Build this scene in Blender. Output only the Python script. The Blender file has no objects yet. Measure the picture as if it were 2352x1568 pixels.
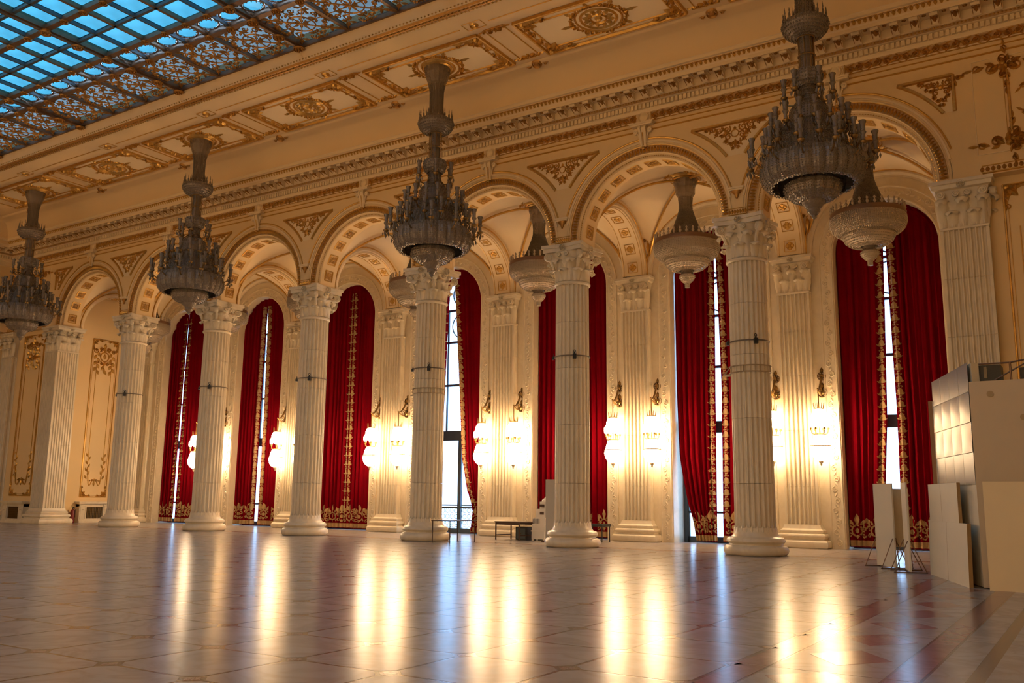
import bpy, math, random
from math import sin, cos, pi, sqrt, radians, atan2
from mathutils import Matrix, Vector
random.seed(7)
SC = bpy.context.scene
COL = SC.collection
S = 6.26814                     # bay spacing of the arcade; column i stands at x = i*S, y = 0

# ------------------------------------------------------------------ camera
def set_camera():
    f_px, pitch, yaw, roll = 2080.337, radians(9.77877), radians(32.97024), radians(.64426)
    fw = Vector((-sin(yaw) * cos(pitch), cos(yaw) * cos(pitch), sin(pitch)))
    r = Vector((cos(yaw), sin(yaw), 0)); u = r.cross(fw)
    r2 = r * cos(roll) + u * sin(roll); u2 = u * cos(roll) - r * sin(roll)
    cd = bpy.data.cameras.new('camera'); co = bpy.data.objects.new('camera', cd); COL.objects.link(co)
    cd.sensor_fit = 'HORIZONTAL'; cd.sensor_width = 36; cd.lens = 36 * f_px / 2352
    cd.clip_start = .1; cd.clip_end = 400
    b = -fw
    co.matrix_world = Matrix(((r2.x, u2.x, b.x, 46.5035), (r2.y, u2.y, b.y, -27.2423), (r2.z, u2.z, b.z, 1.6), (0, 0, 0, 1)))
    SC.camera = co
    return fw, r2, u2
FW, RT, UP = set_camera()
CAM = Vector((46.5035, -27.2423, 1.6))
def project(p):
    d = Vector(p) - CAM; z = d.dot(FW)
    return 1176 + 2080.337 * d.dot(RT) / z, 784 - 2080.337 * d.dot(UP) / z, z

# ------------------------------------------------------------------ world, lamps, exposure
SKY_COL, SKY_STR = (.36, .62, 1.0), 5.0
LAMP_COL = (1.0, .74, .44)
SCONCE_STR = 18.5
FILL_W = 340.0
SC.view_settings.view_transform = 'Standard'
SC.view_settings.look = 'None'
SC.view_settings.gamma = 1
SC.view_settings.use_curve_mapping = False
SC.view_settings.exposure = 0.5
SC.cycles.max_bounces = 6; SC.cycles.diffuse_bounces = 4; SC.cycles.glossy_bounces = 3; SC.cycles.transmission_bounces = 3; SC.cycles.transparent_max_bounces = 6
SC.cycles.use_adaptive_sampling = True; SC.cycles.adaptive_threshold = .05; SC.cycles.caustics_refractive = False; SC.cycles.use_light_tree = False
W = bpy.data.worlds.new('overcast_sky'); SC.world = W; W.use_nodes = True
bg = W.node_tree.nodes['Background']; bg.inputs['Color'].default_value = (*SKY_COL, 1); bg.inputs['Strength'].default_value = SKY_STR
for i in range(0, 8):                         # unseen warm fill lights added behind the camera, near the opposite wall
    ld = bpy.data.lights.new('unseen_fill_lamp', 'POINT'); ld.energy = FILL_W; ld.color = LAMP_COL; ld.shadow_soft_size = .45
    lo = bpy.data.objects.new('unseen_fill_lamp', ld); COL.objects.link(lo); lo.location = (i * S + .6, -35.9, 5.0)

# ------------------------------------------------------------------ materials
MATS = {}
def nodemat(name):
    m = bpy.data.materials.new(name); m.use_nodes = True
    nt = m.node_tree; b = nt.nodes['Principled BSDF']; MATS[name] = m
    return m, nt, b
def plain(name, col, rough=.5, metal=0., spec=.5, var=.12, scale=3., bump=0., bscale=40., sheen=0.):
    m, nt, b = nodemat(name); N = nt.nodes; L = nt.links
    tc = N.new('ShaderNodeTexCoord'); no = N.new('ShaderNodeTexNoise'); no.inputs['Scale'].default_value = scale; no.inputs['Detail'].default_value = 3
    L.new(tc.outputs['Object'], no.inputs['Vector'])
    mx = N.new('ShaderNodeMix'); mx.data_type = 'RGBA'
    mx.inputs[6].default_value = (*[c * (1 - var) for c in col], 1); mx.inputs[7].default_value = (*[min(1, c * (1 + var)) for c in col], 1)
    L.new(no.outputs['Fac'], mx.inputs[0]); L.new(mx.outputs[2], b.inputs['Base Color'])
    b.inputs['Roughness'].default_value = rough; b.inputs['Metallic'].default_value = metal
    b.inputs['Specular IOR Level'].default_value = spec
    if sheen: b.inputs['Sheen Weight'].default_value = sheen
    if bump:
        n2 = N.new('ShaderNodeTexNoise'); n2.inputs['Scale'].default_value = bscale; L.new(tc.outputs['Object'], n2.inputs['Vector'])
        bp = N.new('ShaderNodeBump'); bp.inputs['Strength'].default_value = bump; bp.inputs['Distance'].default_value = .02
        L.new(n2.outputs['Fac'], bp.inputs['Height']); L.new(bp.outputs['Normal'], b.inputs['Normal'])
    return m
def marble(name, col, vein, rough, scale=1.2, amount=.45, bump=0., stretch=(1, 1, 1), spec=.5):
    m, nt, b = nodemat(name); N = nt.nodes; L = nt.links
    tc = N.new('ShaderNodeTexCoord'); mp = N.new('ShaderNodeMapping'); mp.inputs['Scale'].default_value = stretch
    gi = N.new('ShaderNodeObjectInfo')
    ad = N.new('ShaderNodeVectorMath'); ad.operation = 'ADD'
    sc2 = N.new('ShaderNodeVectorMath'); sc2.operation = 'SCALE'; sc2.inputs[3].default_value = 1.
    cmb = N.new('ShaderNodeCombineXYZ'); mul = N.new('ShaderNodeMath'); mul.operation = 'MULTIPLY'; mul.inputs[1].default_value = 37.
    L.new(gi.outputs['Random'], mul.inputs[0]); L.new(mul.outputs[0], cmb.inputs[0]); L.new(mul.outputs[0], cmb.inputs[1])
    L.new(tc.outputs['Object'], mp.inputs['Vector']); L.new(mp.outputs[0], ad.inputs[0]); L.new(cmb.outputs[0], ad.inputs[1])
    no = N.new('ShaderNodeTexNoise'); no.inputs['Scale'].default_value = scale; no.inputs['Detail'].default_value = 5; no.inputs['Distortion'].default_value = 1.6
    L.new(ad.outputs[0], no.inputs['Vector'])
    cr = N.new('ShaderNodeValToRGB'); e = cr.color_ramp.elements
    e[0].position = .40; e[0].color = (0, 0, 0, 1); e[1].position = .60; e[1].color = (0, 0, 0, 1)
    k = cr.color_ramp.elements.new(.5); k.color = (1, 1, 1, 1)
    L.new(no.outputs['Fac'], cr.inputs[0])
    am = N.new('ShaderNodeMath'); am.operation = 'MULTIPLY'; am.inputs[1].default_value = amount; L.new(cr.outputs[0], am.inputs[0])
    n2 = N.new('ShaderNodeTexNoise'); n2.inputs['Scale'].default_value = scale * .7; n2.inputs['Detail'].default_value = 4; L.new(ad.outputs[0], n2.inputs['Vector'])
    mx0 = N.new('ShaderNodeMix'); mx0.data_type = 'RGBA'
    mx0.inputs[6].default_value = (*[c * .86 for c in col], 1); mx0.inputs[7].default_value = (*[min(1, c * 1.1) for c in col], 1)
    L.new(n2.outputs['Fac'], mx0.inputs[0])
    mx = N.new('ShaderNodeMix'); mx.data_type = 'RGBA'; mx.inputs[7].default_value = (*vein, 1)
    L.new(am.outputs[0], mx.inputs[0]); L.new(mx0.outputs[2], mx.inputs[6]); L.new(mx.outputs[2], b.inputs['Base Color'])
    b.inputs['Roughness'].default_value = rough; b.inputs['Specular IOR Level'].default_value = spec
    if bump:
        tg = N.new('ShaderNodeNewGeometry')
        n3 = N.new('ShaderNodeTexNoise'); n3.inputs['Scale'].default_value = 2.2; n3.inputs['Detail'].default_value = 3; L.new(tg.outputs['Position'], n3.inputs['Vector'])
        bp = N.new('ShaderNodeBump'); bp.inputs['Strength'].default_value = bump; bp.inputs['Distance'].default_value = .02
        L.new(n3.outputs['Fac'], bp.inputs['Height']); L.new(bp.outputs['Normal'], b.inputs['Normal'])
    return m
def emit(name, col, strength):
    m, nt, b = nodemat(name); b.inputs['Base Color'].default_value = (*col, 1)
    b.inputs['Emission Color'].default_value = (*col, 1); b.inputs['Emission Strength'].default_value = strength
    return m
def thinglass(name, tint, gloss=.08, milk=None, milk_amt=0.):
    m = bpy.data.materials.new(name); m.use_nodes = True; nt = m.node_tree; N = nt.nodes; L = nt.links
    N.remove(N['Principled BSDF']); out = N['Material Output']
    t = N.new('ShaderNodeBsdfTransparent')
    tc = N.new('ShaderNodeTexCoord'); no = N.new('ShaderNodeTexNoise'); no.inputs['Scale'].default_value = .9; L.new(tc.outputs['Object'], no.inputs['Vector'])
    mx = N.new('ShaderNodeMix'); mx.data_type = 'RGBA'; mx.inputs[6].default_value = (*[c * .72 for c in tint], 1); mx.inputs[7].default_value = (*[min(1, c * 1.25) for c in tint], 1)
    L.new(no.outputs['Fac'], mx.inputs[0]); L.new(mx.outputs[2], t.inputs[0])
    g = N.new('ShaderNodeBsdfGlossy'); g.inputs['Roughness'].default_value = .12
    ms = N.new('ShaderNodeMixShader'); ms.inputs[0].default_value = gloss
    L.new(t.outputs[0], ms.inputs[1]); L.new(g.outputs[0], ms.inputs[2]); last = ms
    if milk:
        d = N.new('ShaderNodeBsdfDiffuse'); d.inputs[0].default_value = (*milk, 1)
        m2 = N.new('ShaderNodeMixShader'); m2.inputs[0].default_value = milk_amt
        L.new(ms.outputs[0], m2.inputs[1]); L.new(d.outputs[0], m2.inputs[2]); last = m2
    L.new(last.outputs[0], out.inputs[0]); MATS[name] = m
    return m
def crystal(name, col, clear):
    m = bpy.data.materials.new(name); m.use_nodes = True; nt = m.node_tree; N = nt.nodes; L = nt.links
    b = N['Principled BSDF']; out = N['Material Output']
    b.inputs['Base Color'].default_value = (*col, 1); b.inputs['Roughness'].default_value = .16; b.inputs['Specular IOR Level'].default_value = .7; b.inputs['Metallic'].default_value = .08
    tc = N.new('ShaderNodeTexCoord'); vo = N.new('ShaderNodeTexVoronoi'); vo.inputs['Scale'].default_value = 22; L.new(tc.outputs['Object'], vo.inputs['Vector'])
    bp = N.new('ShaderNodeBump'); bp.inputs['Strength'].default_value = .6; bp.inputs['Distance'].default_value = .02
    L.new(vo.outputs['Distance'], bp.inputs['Height']); L.new(bp.outputs['Normal'], b.inputs['Normal'])
    t = N.new('ShaderNodeBsdfTransparent'); t.inputs[0].default_value = (.93, .9, .84, 1)
    ms = N.new('ShaderNodeMixShader'); ms.inputs[0].default_value = clear
    if clear: L.new(b.outputs[0], ms.inputs[1]); L.new(t.outputs[0], ms.inputs[2]); L.new(ms.outputs[0], out.inputs[0])
    MATS[name] = m
    return m
plain('plaster', (.82, .60, .31), .75, var=.05, scale=.6, bump=.05, bscale=9)
plain('plaster_light', (.86, .68, .42), .7, var=.04, scale=.6)
plain('ceiling_paint', (.83, .61, .33), .75, var=.05, scale=.5)
plain('gilt', (.62, .36, .09), .34, metal=.75, var=.3, scale=9)
plain('gilt_dark', (.42, .21, .05), .42, metal=.6, var=.35, scale=9)
plain('ochre', (.50, .31, .13), .65, var=.15, scale=5)
plain('bronze', (.30, .18, .06), .35, metal=.8, var=.3, scale=14)
plain('skylight_metal', (.20, .12, .07), .4, metal=.5, var=.3, scale=7)
marble('marble', (.79, .68, .50), (.58, .46, .30), .34, scale=1.3, amount=.25, stretch=(1, 1, .5))
marble('marble_wall', (.81, .69, .50), (.60, .47, .30), .36, scale=1.1, amount=.22)
marble('floor_tile', (.42, .37, .34), (.32, .255, .215), .22, scale=1.1, amount=.5, bump=.09, spec=.14)
marble('floor_joint', (.23, .15, .10), (.16, .10, .07), .20, scale=3., amount=.4, spec=.3)
marble('floor_inlay', (.27, .15, .105), (.42, .32, .26), .20, scale=16., amount=.9, spec=.3)
marble('floor_rose', (.36, .20, .16), (.27, .14, .11), .20, scale=2., amount=.5, bump=.05, spec=.3)
plain('velvet', (.19, .001, .006), .85, var=.22, scale=1.4, spec=.03)
plain('embroidery', (.46, .28, .11), .6, metal=.15, var=.3, scale=18)
plain('frame_grey', (.06, .085, .10), .4, var=.2)
plain('dark_wood', (.07, .03, .018), .4, var=.3, scale=8)
plain('black_case', (.015, .016, .018), .45, var=.2)
plain('white_board', (.72, .65, .52), .6, var=.05, scale=2)
plain('cream_board', (.78, .64, .40), .6, var=.04, scale=2)
plain('tan_board', (.56, .45, .31), .6, var=.04, scale=2)
plain('board_edge', (.34, .21, .08), .7, var=.2, scale=6)
plain('grey_board', (.42, .40, .36), .6, var=.05)
plain('white_model', (.82, .76, .66), .6, var=.05)
plain('steel', (.10, .085, .068), .33, metal=.9, var=.12, scale=2)
plain('wire', (.16, .12, .08), .5, var=.2)
plain('brown_tube', (.20, .11, .06), .4, metal=.4, var=.2)
plain('red_paint', (.22, .02, .02), .4, var=.15)
plain('grille', (.09, .07, .045), .5, metal=.4, var=.3, scale=30)
plain('brown_disc', (.38, .28, .15), .6)
crystal('crystal', (.24, .185, .135), .30)
crystal('crystal_lit', (.44, .35, .245), .0)  # paler copy of the crystal: sconce glow on the aisle bowls put into the colour
crystal('crystal_dark', (.25, .195, .14), .0)
emit('lamp_glow', LAMP_COL, SCONCE_STR)
thinglass('window_glass', (.95, .97, 1.), .05)
thinglass('sky_pane', (.20, .37, .38), .04)
thinglass('sky_pane_pale1', (.08, .085, .08), .05)
thinglass('sky_pane_pale', (.27, .27, .25), .05)

# ------------------------------------------------------------------ mesh builder
class MB:
    def __init__(s): s.v = []; s.f = []
    def add(s, vs, fs):
        o = len(s.v); s.v += [tuple(p) for p in vs]; s.f += [tuple(i + o for i in q) for q in fs]; return s
    def box(s, x0, x1, y0, y1, z0, z1):
        return s.add([(x0, y0, z0), (x1, y0, z0), (x1, y1, z0), (x0, y1, z0), (x0, y0, z1), (x1, y0, z1), (x1, y1, z1), (x0, y1, z1)],
                     [(0, 3, 2, 1), (4, 5, 6, 7), (0, 1, 5, 4), (1, 2, 6, 5), (2, 3, 7, 6), (3, 0, 4, 7)])
    def frame(s, x0, x1, y0, y1, z0, z1, w):      # rectangular frame lying in the xy plane
        s.box(x0, x1, y0, y0 + w, z0, z1); s.box(x0, x1, y1 - w, y1, z0, z1)
        s.box(x0, x0 + w, y0 + w, y1 - w, z0, z1); return s.box(x1 - w, x1, y0 + w, y1 - w, z0, z1)
    def prism(s, poly, z0, z1):
        n = len(poly)
        vs = [(x, y, z0) for x, y in poly] + [(x, y, z1) for x, y in poly]
        fs = [tuple(range(n - 1, -1, -1)), tuple(range(n, 2 * n))] + [(i, (i + 1) % n, n + (i + 1) % n, n + i) for i in range(n)]
        return s.add(vs, fs)
    def lathe(s, prof, seg=32, c=(0, 0, 0), mod=None, a0=0., a1=2 * pi):
        full = abs(a1 - a0 - 2 * pi) < 1e-6; m = seg if full else seg + 1
        vs = []
        for r, z in prof:
            for k in range(m):
                a = a0 + (a1 - a0) * k / seg; q = r * (mod(a, z) if mod else 1)
                vs.append((c[0] + q * cos(a), c[1] + q * sin(a), c[2] + z))
        fs = []
        for i in range(len(prof) - 1):
            for k in range(seg):
                k2 = (k + 1) % m; fs.append((i * m + k, i * m + k2, (i + 1) * m + k2, (i + 1) * m + k))
        return s.add(vs, fs)
    def tube(s, pts, r, sides=5, cap=True):
        pts = [Vector(p) for p in pts]; n = len(pts); vs = []
        for i, p in enumerate(pts):
            t = (pts[min(i + 1, n - 1)] - pts[max(i - 1, 0)]).normalized()
            a = t.cross(Vector((0, 0, 1)));
            if a.length < .05: a = t.cross(Vector((0, 1, 0)))
            a.normalize(); b = a.cross(t); rr = r[i] if isinstance(r, (list, tuple)) else r
            for k in range(sides):
                q = 2 * pi * k / sides; vs.append(p + (a * cos(q) + b * sin(q)) * rr)
        fs = [(i * sides + k, i * sides + (k + 1) % sides, (i + 1) * sides + (k + 1) % sides, (i + 1) * sides + k) for i in range(n - 1) for k in range(sides)]
        if cap: fs += [tuple(range(sides)), tuple(range((n - 1) * sides, n * sides))]
        return s.add(vs, fs)
    def loop(s, c, r, w, n=24, sides=4, axis='z'):
        pts = []
        for k in range(n + 1):
            a = 2 * pi * k / n
            pts.append({'z': (c[0] + r * cos(a), c[1] + r * sin(a), c[2]), 'y': (c[0] + r * cos(a), c[1], c[2] + r * sin(a)), 'x': (c[0], c[1] + r * cos(a), c[2] + r * sin(a))}[axis])
        return s.tube(pts, w, sides, False)
    def ball(s, c, r, seg=8, rings=5, sz=1.):
        return s.lathe([(max(1e-4, r * sin(pi * j / rings)), -r * sz * cos(pi * j / rings)) for j in range(rings + 1)], seg, c)
    def bead(s, c, r, h=None):
        h = h or r; x, y, z = c
        return s.add([(x + r, y, z), (x, y + r, z), (x - r, y, z), (x, y - r, z), (x, y, z + h), (x, y, z - h)],
                     [(0, 1, 4), (1, 2, 4), (2, 3, 4), (3, 0, 4), (1, 0, 5), (2, 1, 5), (3, 2, 5), (0, 3, 5)])
    # ---- relief ornament drawn in (u, v) with height n
    def leaf(s, u, v, ang, Ln, Wd, h):
        c, q = cos(ang), sin(ang)
        out = [(0, 0), (.22, .36), (.5, .5), (.78, .30), (1, 0), (.78, -.30), (.5, -.5), (.22, -.36)]
        pts = [(u + (a * Ln) * c - b * Wd * q, v + (a * Ln) * q + b * Wd * c, 0) for a, b in out]
        rid = [(u + a * Ln * c, v + a * Ln * q, h * e) for a, e in ((.25, .8), (.6, 1.))]
        return s.add(pts + rid, [(0, 1, 8), (1, 2, 9, 8), (2, 3, 9), (3, 4, 9), (4, 5, 9), (5, 6, 9), (6, 7, 8, 9), (7, 0, 8)])
    def spiral(s, u, v, r0, turns, a0, d, w, h, n=None):
        n = n or max(8, int(turns * 11)); L_, R_, T_ = [], [], []
        for k in range(n + 1):
            t = k / n; a = a0 + d * turns * 2 * pi * t; r = r0 * (1 - .86 * t); ww = w * (1 - .45 * t) * .5
            ca, sa = cos(a), sin(a)
            L_.append((u + (r - ww) * ca, v + (r - ww) * sa, 0)); R_.append((u + (r + ww) * ca, v + (r + ww) * sa, 0)); T_.append((u + r * ca, v + r * sa, h))
        m = n + 1
        fs = [(k, k + 1, 2 * m + k + 1, 2 * m + k) for k in range(n)] + [(2 * m + k, 2 * m + k + 1, m + k + 1, m + k) for k in range(n)]
        return s.add(L_ + R_ + T_, fs)
    def ring2(s, u, v, r0, r1, h, n=20):
        vs = []
        for k in range(n):
            a = 2 * pi * k / n
            vs += [(u + r0 * cos(a), v + r0 * sin(a), 0), (u + (r0 + r1) / 2 * cos(a), v + (r0 + r1) / 2 * sin(a), h), (u + r1 * cos(a), v + r1 * sin(a), 0)]
        fs = []
        for k in range(n):
            a, b = 3 * k, 3 * ((k + 1) % n); fs += [(a, b, b + 1, a + 1), (a + 1, b + 1, b + 2, a + 2)]
        return s.add(vs, fs)
    def dome(s, u, v, r, h, n=8):
        vs = [(u + r * cos(2 * pi * k / n), v + r * sin(2 * pi * k / n), 0) for k in range(n)] + [(u + .6 * r * cos(2 * pi * k / n), v + .6 * r * sin(2 * pi * k / n), h * .75) for k in range(n)] + [(u, v, h)]
        fs = [(k, (k + 1) % n, n + (k + 1) % n, n + k) for k in range(n)] + [(n + k, n + (k + 1) % n, 2 * n) for k in range(n)]
        return s.add(vs, fs)
    def bar2(s, u0, v0, u1, v1, w, h):           # raised bar between two points in the relief plane
        d = Vector((u1 - u0, v1 - v0)); d.normalize(); p = Vector((-d.y, d.x)) * w * .5
        vs = [(u0 + p.x, v0 + p.y, 0), (u1 + p.x, v1 + p.y, 0), (u1 - p.x, v1 - p.y, 0), (u0 - p.x, v0 - p.y, 0)]
        vs += [(u0 + p.x * .5, v0 + p.y * .5, h), (u1 + p.x * .5, v1 + p.y * .5, h), (u1 - p.x * .5, v1 - p.y * .5, h), (u0 - p.x * .5, v0 - p.y * .5, h)]
        return s.add(vs, [(4, 5, 6, 7), (0, 1, 5, 4), (1, 2, 6, 5), (2, 3, 7, 6), (3, 0, 4, 7)])
    def rect2(s, u0, u1, v0, v1, w, h):
        s.bar2(u0, v0, u1, v0, w, h); s.bar2(u0, v1, u1, v1, w, h); s.bar2(u0, v0, u0, v1, w, h); return s.bar2(u1, v0, u1, v1, w, h)
    def merge(s, o, fn=None):
        return s.add([fn(p) for p in o.v] if fn else o.v, o.f)
    def xf(s, fn): s.v = [tuple(fn(p)) for p in s.v]; return s
    def mesh(s, name, mat, smooth=None):
        me = bpy.data.meshes.new(name); me.from_pydata(s.v, [], s.f); me.update()
        if smooth is not None:
            me.polygons.foreach_set('use_smooth', [True] * len(me.polygons)); me.set_sharp_from_angle(angle=radians(smooth))
        me.materials.append(MATS[mat]); return me
    def obj(s, name, mat, parent=None, smooth=None, loc=None):
        return inst(name, s.mesh(name, mat, smooth), parent, loc)
def inst(name, me, parent=None, loc=None, rot=None, mtx=None, scl=None):
    o = bpy.data.objects.new(name, me); COL.objects.link(o)
    if mtx is not None: o.matrix_local = mtx
    if loc is not None: o.location = loc
    if rot is not None: o.rotation_euler = rot
    if scl is not None: o.scale = scl
    if parent is not None: o.parent = parent
    return o
def tag(o, label, cat, group=None, kind=None):
    if label: o['label'] = label
    if cat: o['category'] = cat
    if group: o['group'] = group
    if kind: o['kind'] = kind
    return o
def thing(name, label, cat, loc=(0, 0, 0), rz=0., group=None):
    o = bpy.data.objects.new(name, None); COL.objects.link(o); o.location = loc; o.rotation_euler = (0, 0, rz); o.empty_display_size = .2
    return tag(o, label, cat, group)
def struct(name, mb, mat, label, cat, smooth=None):
    o = mb.obj(name, mat, None, smooth); return tag(o, label, cat, None, 'structure')
def copy_tree(o, parent=None):
    c = o.copy(); COL.objects.link(c); c.parent = parent
    for ch in list(o.children): copy_tree(ch, c)
    return c
def stuff(o): o['kind'] = 'stuff'; return o
WALLF = lambda y0: (lambda p: (p[0], y0 - p[2], p[1]))            # relief on a wall facing -y
CEILF = lambda z0: (lambda p: (p[0], p[1], z0 - p[2]))            # relief under a ceiling
def extx(prof, x0, x1):
    m = MB(); n = len(prof)
    m.add([(x0, y, z) for y, z in prof] + [(x1, y, z) for y, z in prof], [(i, i + 1, n + i + 1, n + i) for i in range(n - 1)]); return m
def ext_path(prof, path):
    """profile [(d out of wall, z)] along a polyline of wall corners; the room lies to the right of the direction of travel"""
    m = MB(); P = [Vector(p) for p in path]; n = len(prof); rows = []
    for i, p in enumerate(P):
        ds = []
        if i > 0: ds.append((P[i] - P[i - 1]).normalized())
        if i < len(P) - 1: ds.append((P[i + 1] - P[i]).normalized())
        ns = [Vector((d.y, -d.x)) for d in ds]
        nn = ns[0] if len(ns) == 1 else (ns[0] + ns[1]) / (1 + ns[0].dot(ns[1]))
        rows += [(p.x + nn.x * d, p.y + nn.y * d, z) for d, z in prof]
    m.add(rows, [(i * n + k, i * n + k + 1, (i + 1) * n + k + 1, (i + 1) * n + k) for i in range(len(P) - 1) for k in range(n - 1)])
    return m
def arch_sweep(prof, xc, zc, a0=0., a1=pi, n=40, leg=None):
    """profile [(radius, y)] swept about the arch centre; leg = z of the foot of straight jambs"""
    m = MB(); k = len(prof); rows = []; st = [(a0 + (a1 - a0) * i / n, None) for i in range(n + 1)]
    if leg is not None: st = [(a0, leg)] + st + [(a1, leg)]
    for a, z in st:
        for r, y in prof:
            rows.append((xc + r * cos(a), y, (zc + r * sin(a)) if z is None else z))
    m.add(rows, [(i * k + j, i * k + j + 1, (i + 1) * k + j + 1, (i + 1) * k + j) for i in range(len(st) - 1) for j in range(k - 1)])
    return m
def arch_wall(xa, xb, xc, R, zs, ztop, y, zbot, n=40):
    """flat wall piece in the plane y with an arched opening of radius R springing at zs"""
    m = MB()
    if xc - R > xa: m.add([(xa, y, zbot), (xc - R, y, zbot), (xc - R, y, ztop), (xa, y, ztop)], [(0, 1, 2, 3)])
    if xb > xc + R: m.add([(xc + R, y, zbot), (xb, y, zbot), (xb, y, ztop), (xc + R, y, ztop)], [(0, 1, 2, 3)])
    vs = []
    for i in range(n + 1):
        a = pi - pi * i / n; vs += [(xc + R * cos(a), y, zs + R * sin(a)), (xc + R * cos(a), y, ztop)]
    m.add(vs, [(2 * i, 2 * i + 2, 2 * i + 3, 2 * i + 1) for i in range(n)])
    return m
# ---- reusable relief motifs, about 1 unit in size
def rosette(R, h, petals=8):
    m = MB(); m.ring2(0, 0, R * .84, R, h * .6, 24); m.ring2(0, 0, R * .36, R * .46, h * .6, 16); m.dome(0, 0, R * .22, h)
    for k in range(petals):
        a = 2 * pi * k / petals; m.leaf(R * .42 * cos(a), R * .42 * sin(a), a, R * .42, R * .32, h * .8)
    return m
def flourish(Lu, h):
    """scrolling acanthus cluster spreading both ways along u from the origin, growing up v"""
    m = MB()
    for sgn in (-1, 1):
        m.spiral(sgn * .30 * Lu, .10 * Lu, .16 * Lu, 1.3, pi / 2 - sgn * pi / 2 + pi, -sgn, .06 * Lu, h)
        m.spiral(sgn * .66 * Lu, .05 * Lu, .11 * Lu, 1.2, pi / 2 - sgn * pi / 2 + pi, sgn, .05 * Lu, h * .8)
        m.leaf(sgn * .1 * Lu, 0, pi / 2 - sgn * .9, .36 * Lu, .16 * Lu, h); m.leaf(sgn * .45 * Lu, 0, pi / 2 - sgn * 1.2, .34 * Lu, .13 * Lu, h)
        m.leaf(sgn * .72 * Lu, .04 * Lu, pi / 2 - sgn * 1.5, .30 * Lu, .10 * Lu, h * .7); m.leaf(sgn * .2 * Lu, 0, pi / 2 - sgn * 1.9, .26 * Lu, .12 * Lu, h)
    m.leaf(0, -.06 * Lu, pi / 2, .42 * Lu, .2 * Lu, h * 1.2); m.dome(0, .02 * Lu, .09 * Lu, h * 1.3)
    return m
def corner_motif(Lu, h):
    """L-shaped corner cluster, arms along +u and +v"""
    m = MB()
    for sw in (0, 1):
        t = MB(); t.spiral(.30 * Lu, .12 * Lu, .13 * Lu, 1.3, pi, -1, .06 * Lu, h); t.leaf(.05 * Lu, .05 * Lu, .15, .5 * Lu, .2 * Lu, h); t.leaf(.45 * Lu, .06 * Lu, -.1, .5 * Lu, .15 * Lu, h * .8)
        t.spiral(.72 * Lu, .1 * Lu, .09 * Lu, 1.1, 0, 1, .05 * Lu, h * .8)
        m.merge(t, (lambda p: (p[1], p[0], p[2])) if sw else None)
    m.leaf(.1 * Lu, .1 * Lu, pi / 4, .45 * Lu, .24 * Lu, h * 1.2); m.dome(.09 * Lu, .09 * Lu, .12 * Lu, h * 1.3)
    return m
def rotz2(o, a, du=0, dv=0, su=1, sv=1):
    c, s_ = cos(a), sin(a)
    return lambda p: (du + (p[0] * su) * c - (p[1] * sv) * s_, dv + (p[0] * su) * s_ + (p[1] * sv) * c, p[2])

# ================================================================== THE SETTING
XL, XR, YF = -5.2, 7 * S + 5.2, -37.5       # end walls and the far side behind the camera
ZC = 16.345
NB = 7                                      # bays
# ---------------------------------------------------------------- floor
T, GX0, GY0 = 1.21, 43.25, -20.53
fl = struct('floor', MB().box(XL - .5, XR + .5, YF - .5, 6.9, -.3, -.0012), 'floor_joint', 'polished pale marble floor of square tiles with small mosaic inlays', 'floor')
cut = .15; g = .022
octo = [(-T / 2 + g, -T / 2 + cut), (-T / 2 + cut, -T / 2 + g), (T / 2 - cut, -T / 2 + g), (T / 2 - g, -T / 2 + cut), (T / 2 - g, T / 2 - cut), (T / 2 - cut, T / 2 - g), (-T / 2 + cut, T / 2 - g), (-T / 2 + g, T / 2 - cut)]
q = cut - 2.2 * g
inl = [(-q, 0), (0, -q), (q, 0), (0, q)]
tile_me = MB().prism(octo, -.0012, 0).mesh('tile', 'floor_tile')
inlay_me = MB().prism(inl, -.0012, 0).mesh('inlay', 'floor_inlay')
tiles, inls = [], []
for i in range(0, 40):
    for j in range(-13, 17):
        x, y = GX0 - T * (i + .5), GY0 + T * (j + .5)
        px, py, z = project((x, y, 0))
        vis = z > 1 and -160 < px < 2512 and py < 1640
        tiles.append((0 if vis else 1, z if z > 0 else 99, x, y))
        xi, yi = GX0 - T * i, GY0 + T * j
        px, py, z = project((xi, yi, 0)); vis = z > 1 and -60 < px < 2412 and py < 1600
        inls.append((0 if vis else 1, z if z > 0 else 99, xi, yi))
def lay(lst, me, poly, name, mat):
    lst.sort(); rest = MB()
    for k, (a, b, x, y) in enumerate(lst):
        if k < 300: inst(name, me, fl, (x, y, 0))
        else: rest.prism([(x + u, y + v) for u, v in poly], -.0012, 0)
    o = rest.obj(name + '_field', mat, fl); stuff(o)
lay(tiles, tile_me, octo, 'tile', 'floor_tile'); lay(inls, inlay_me, inl, 'inlay', 'floor_inlay')
Y1 = GY0 + T * 17                            # = edge of the tiled field towards the columns
Y0f = GY0 - T * 13
bx0, bx1 = GX0 - T * 40, GX0
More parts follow.
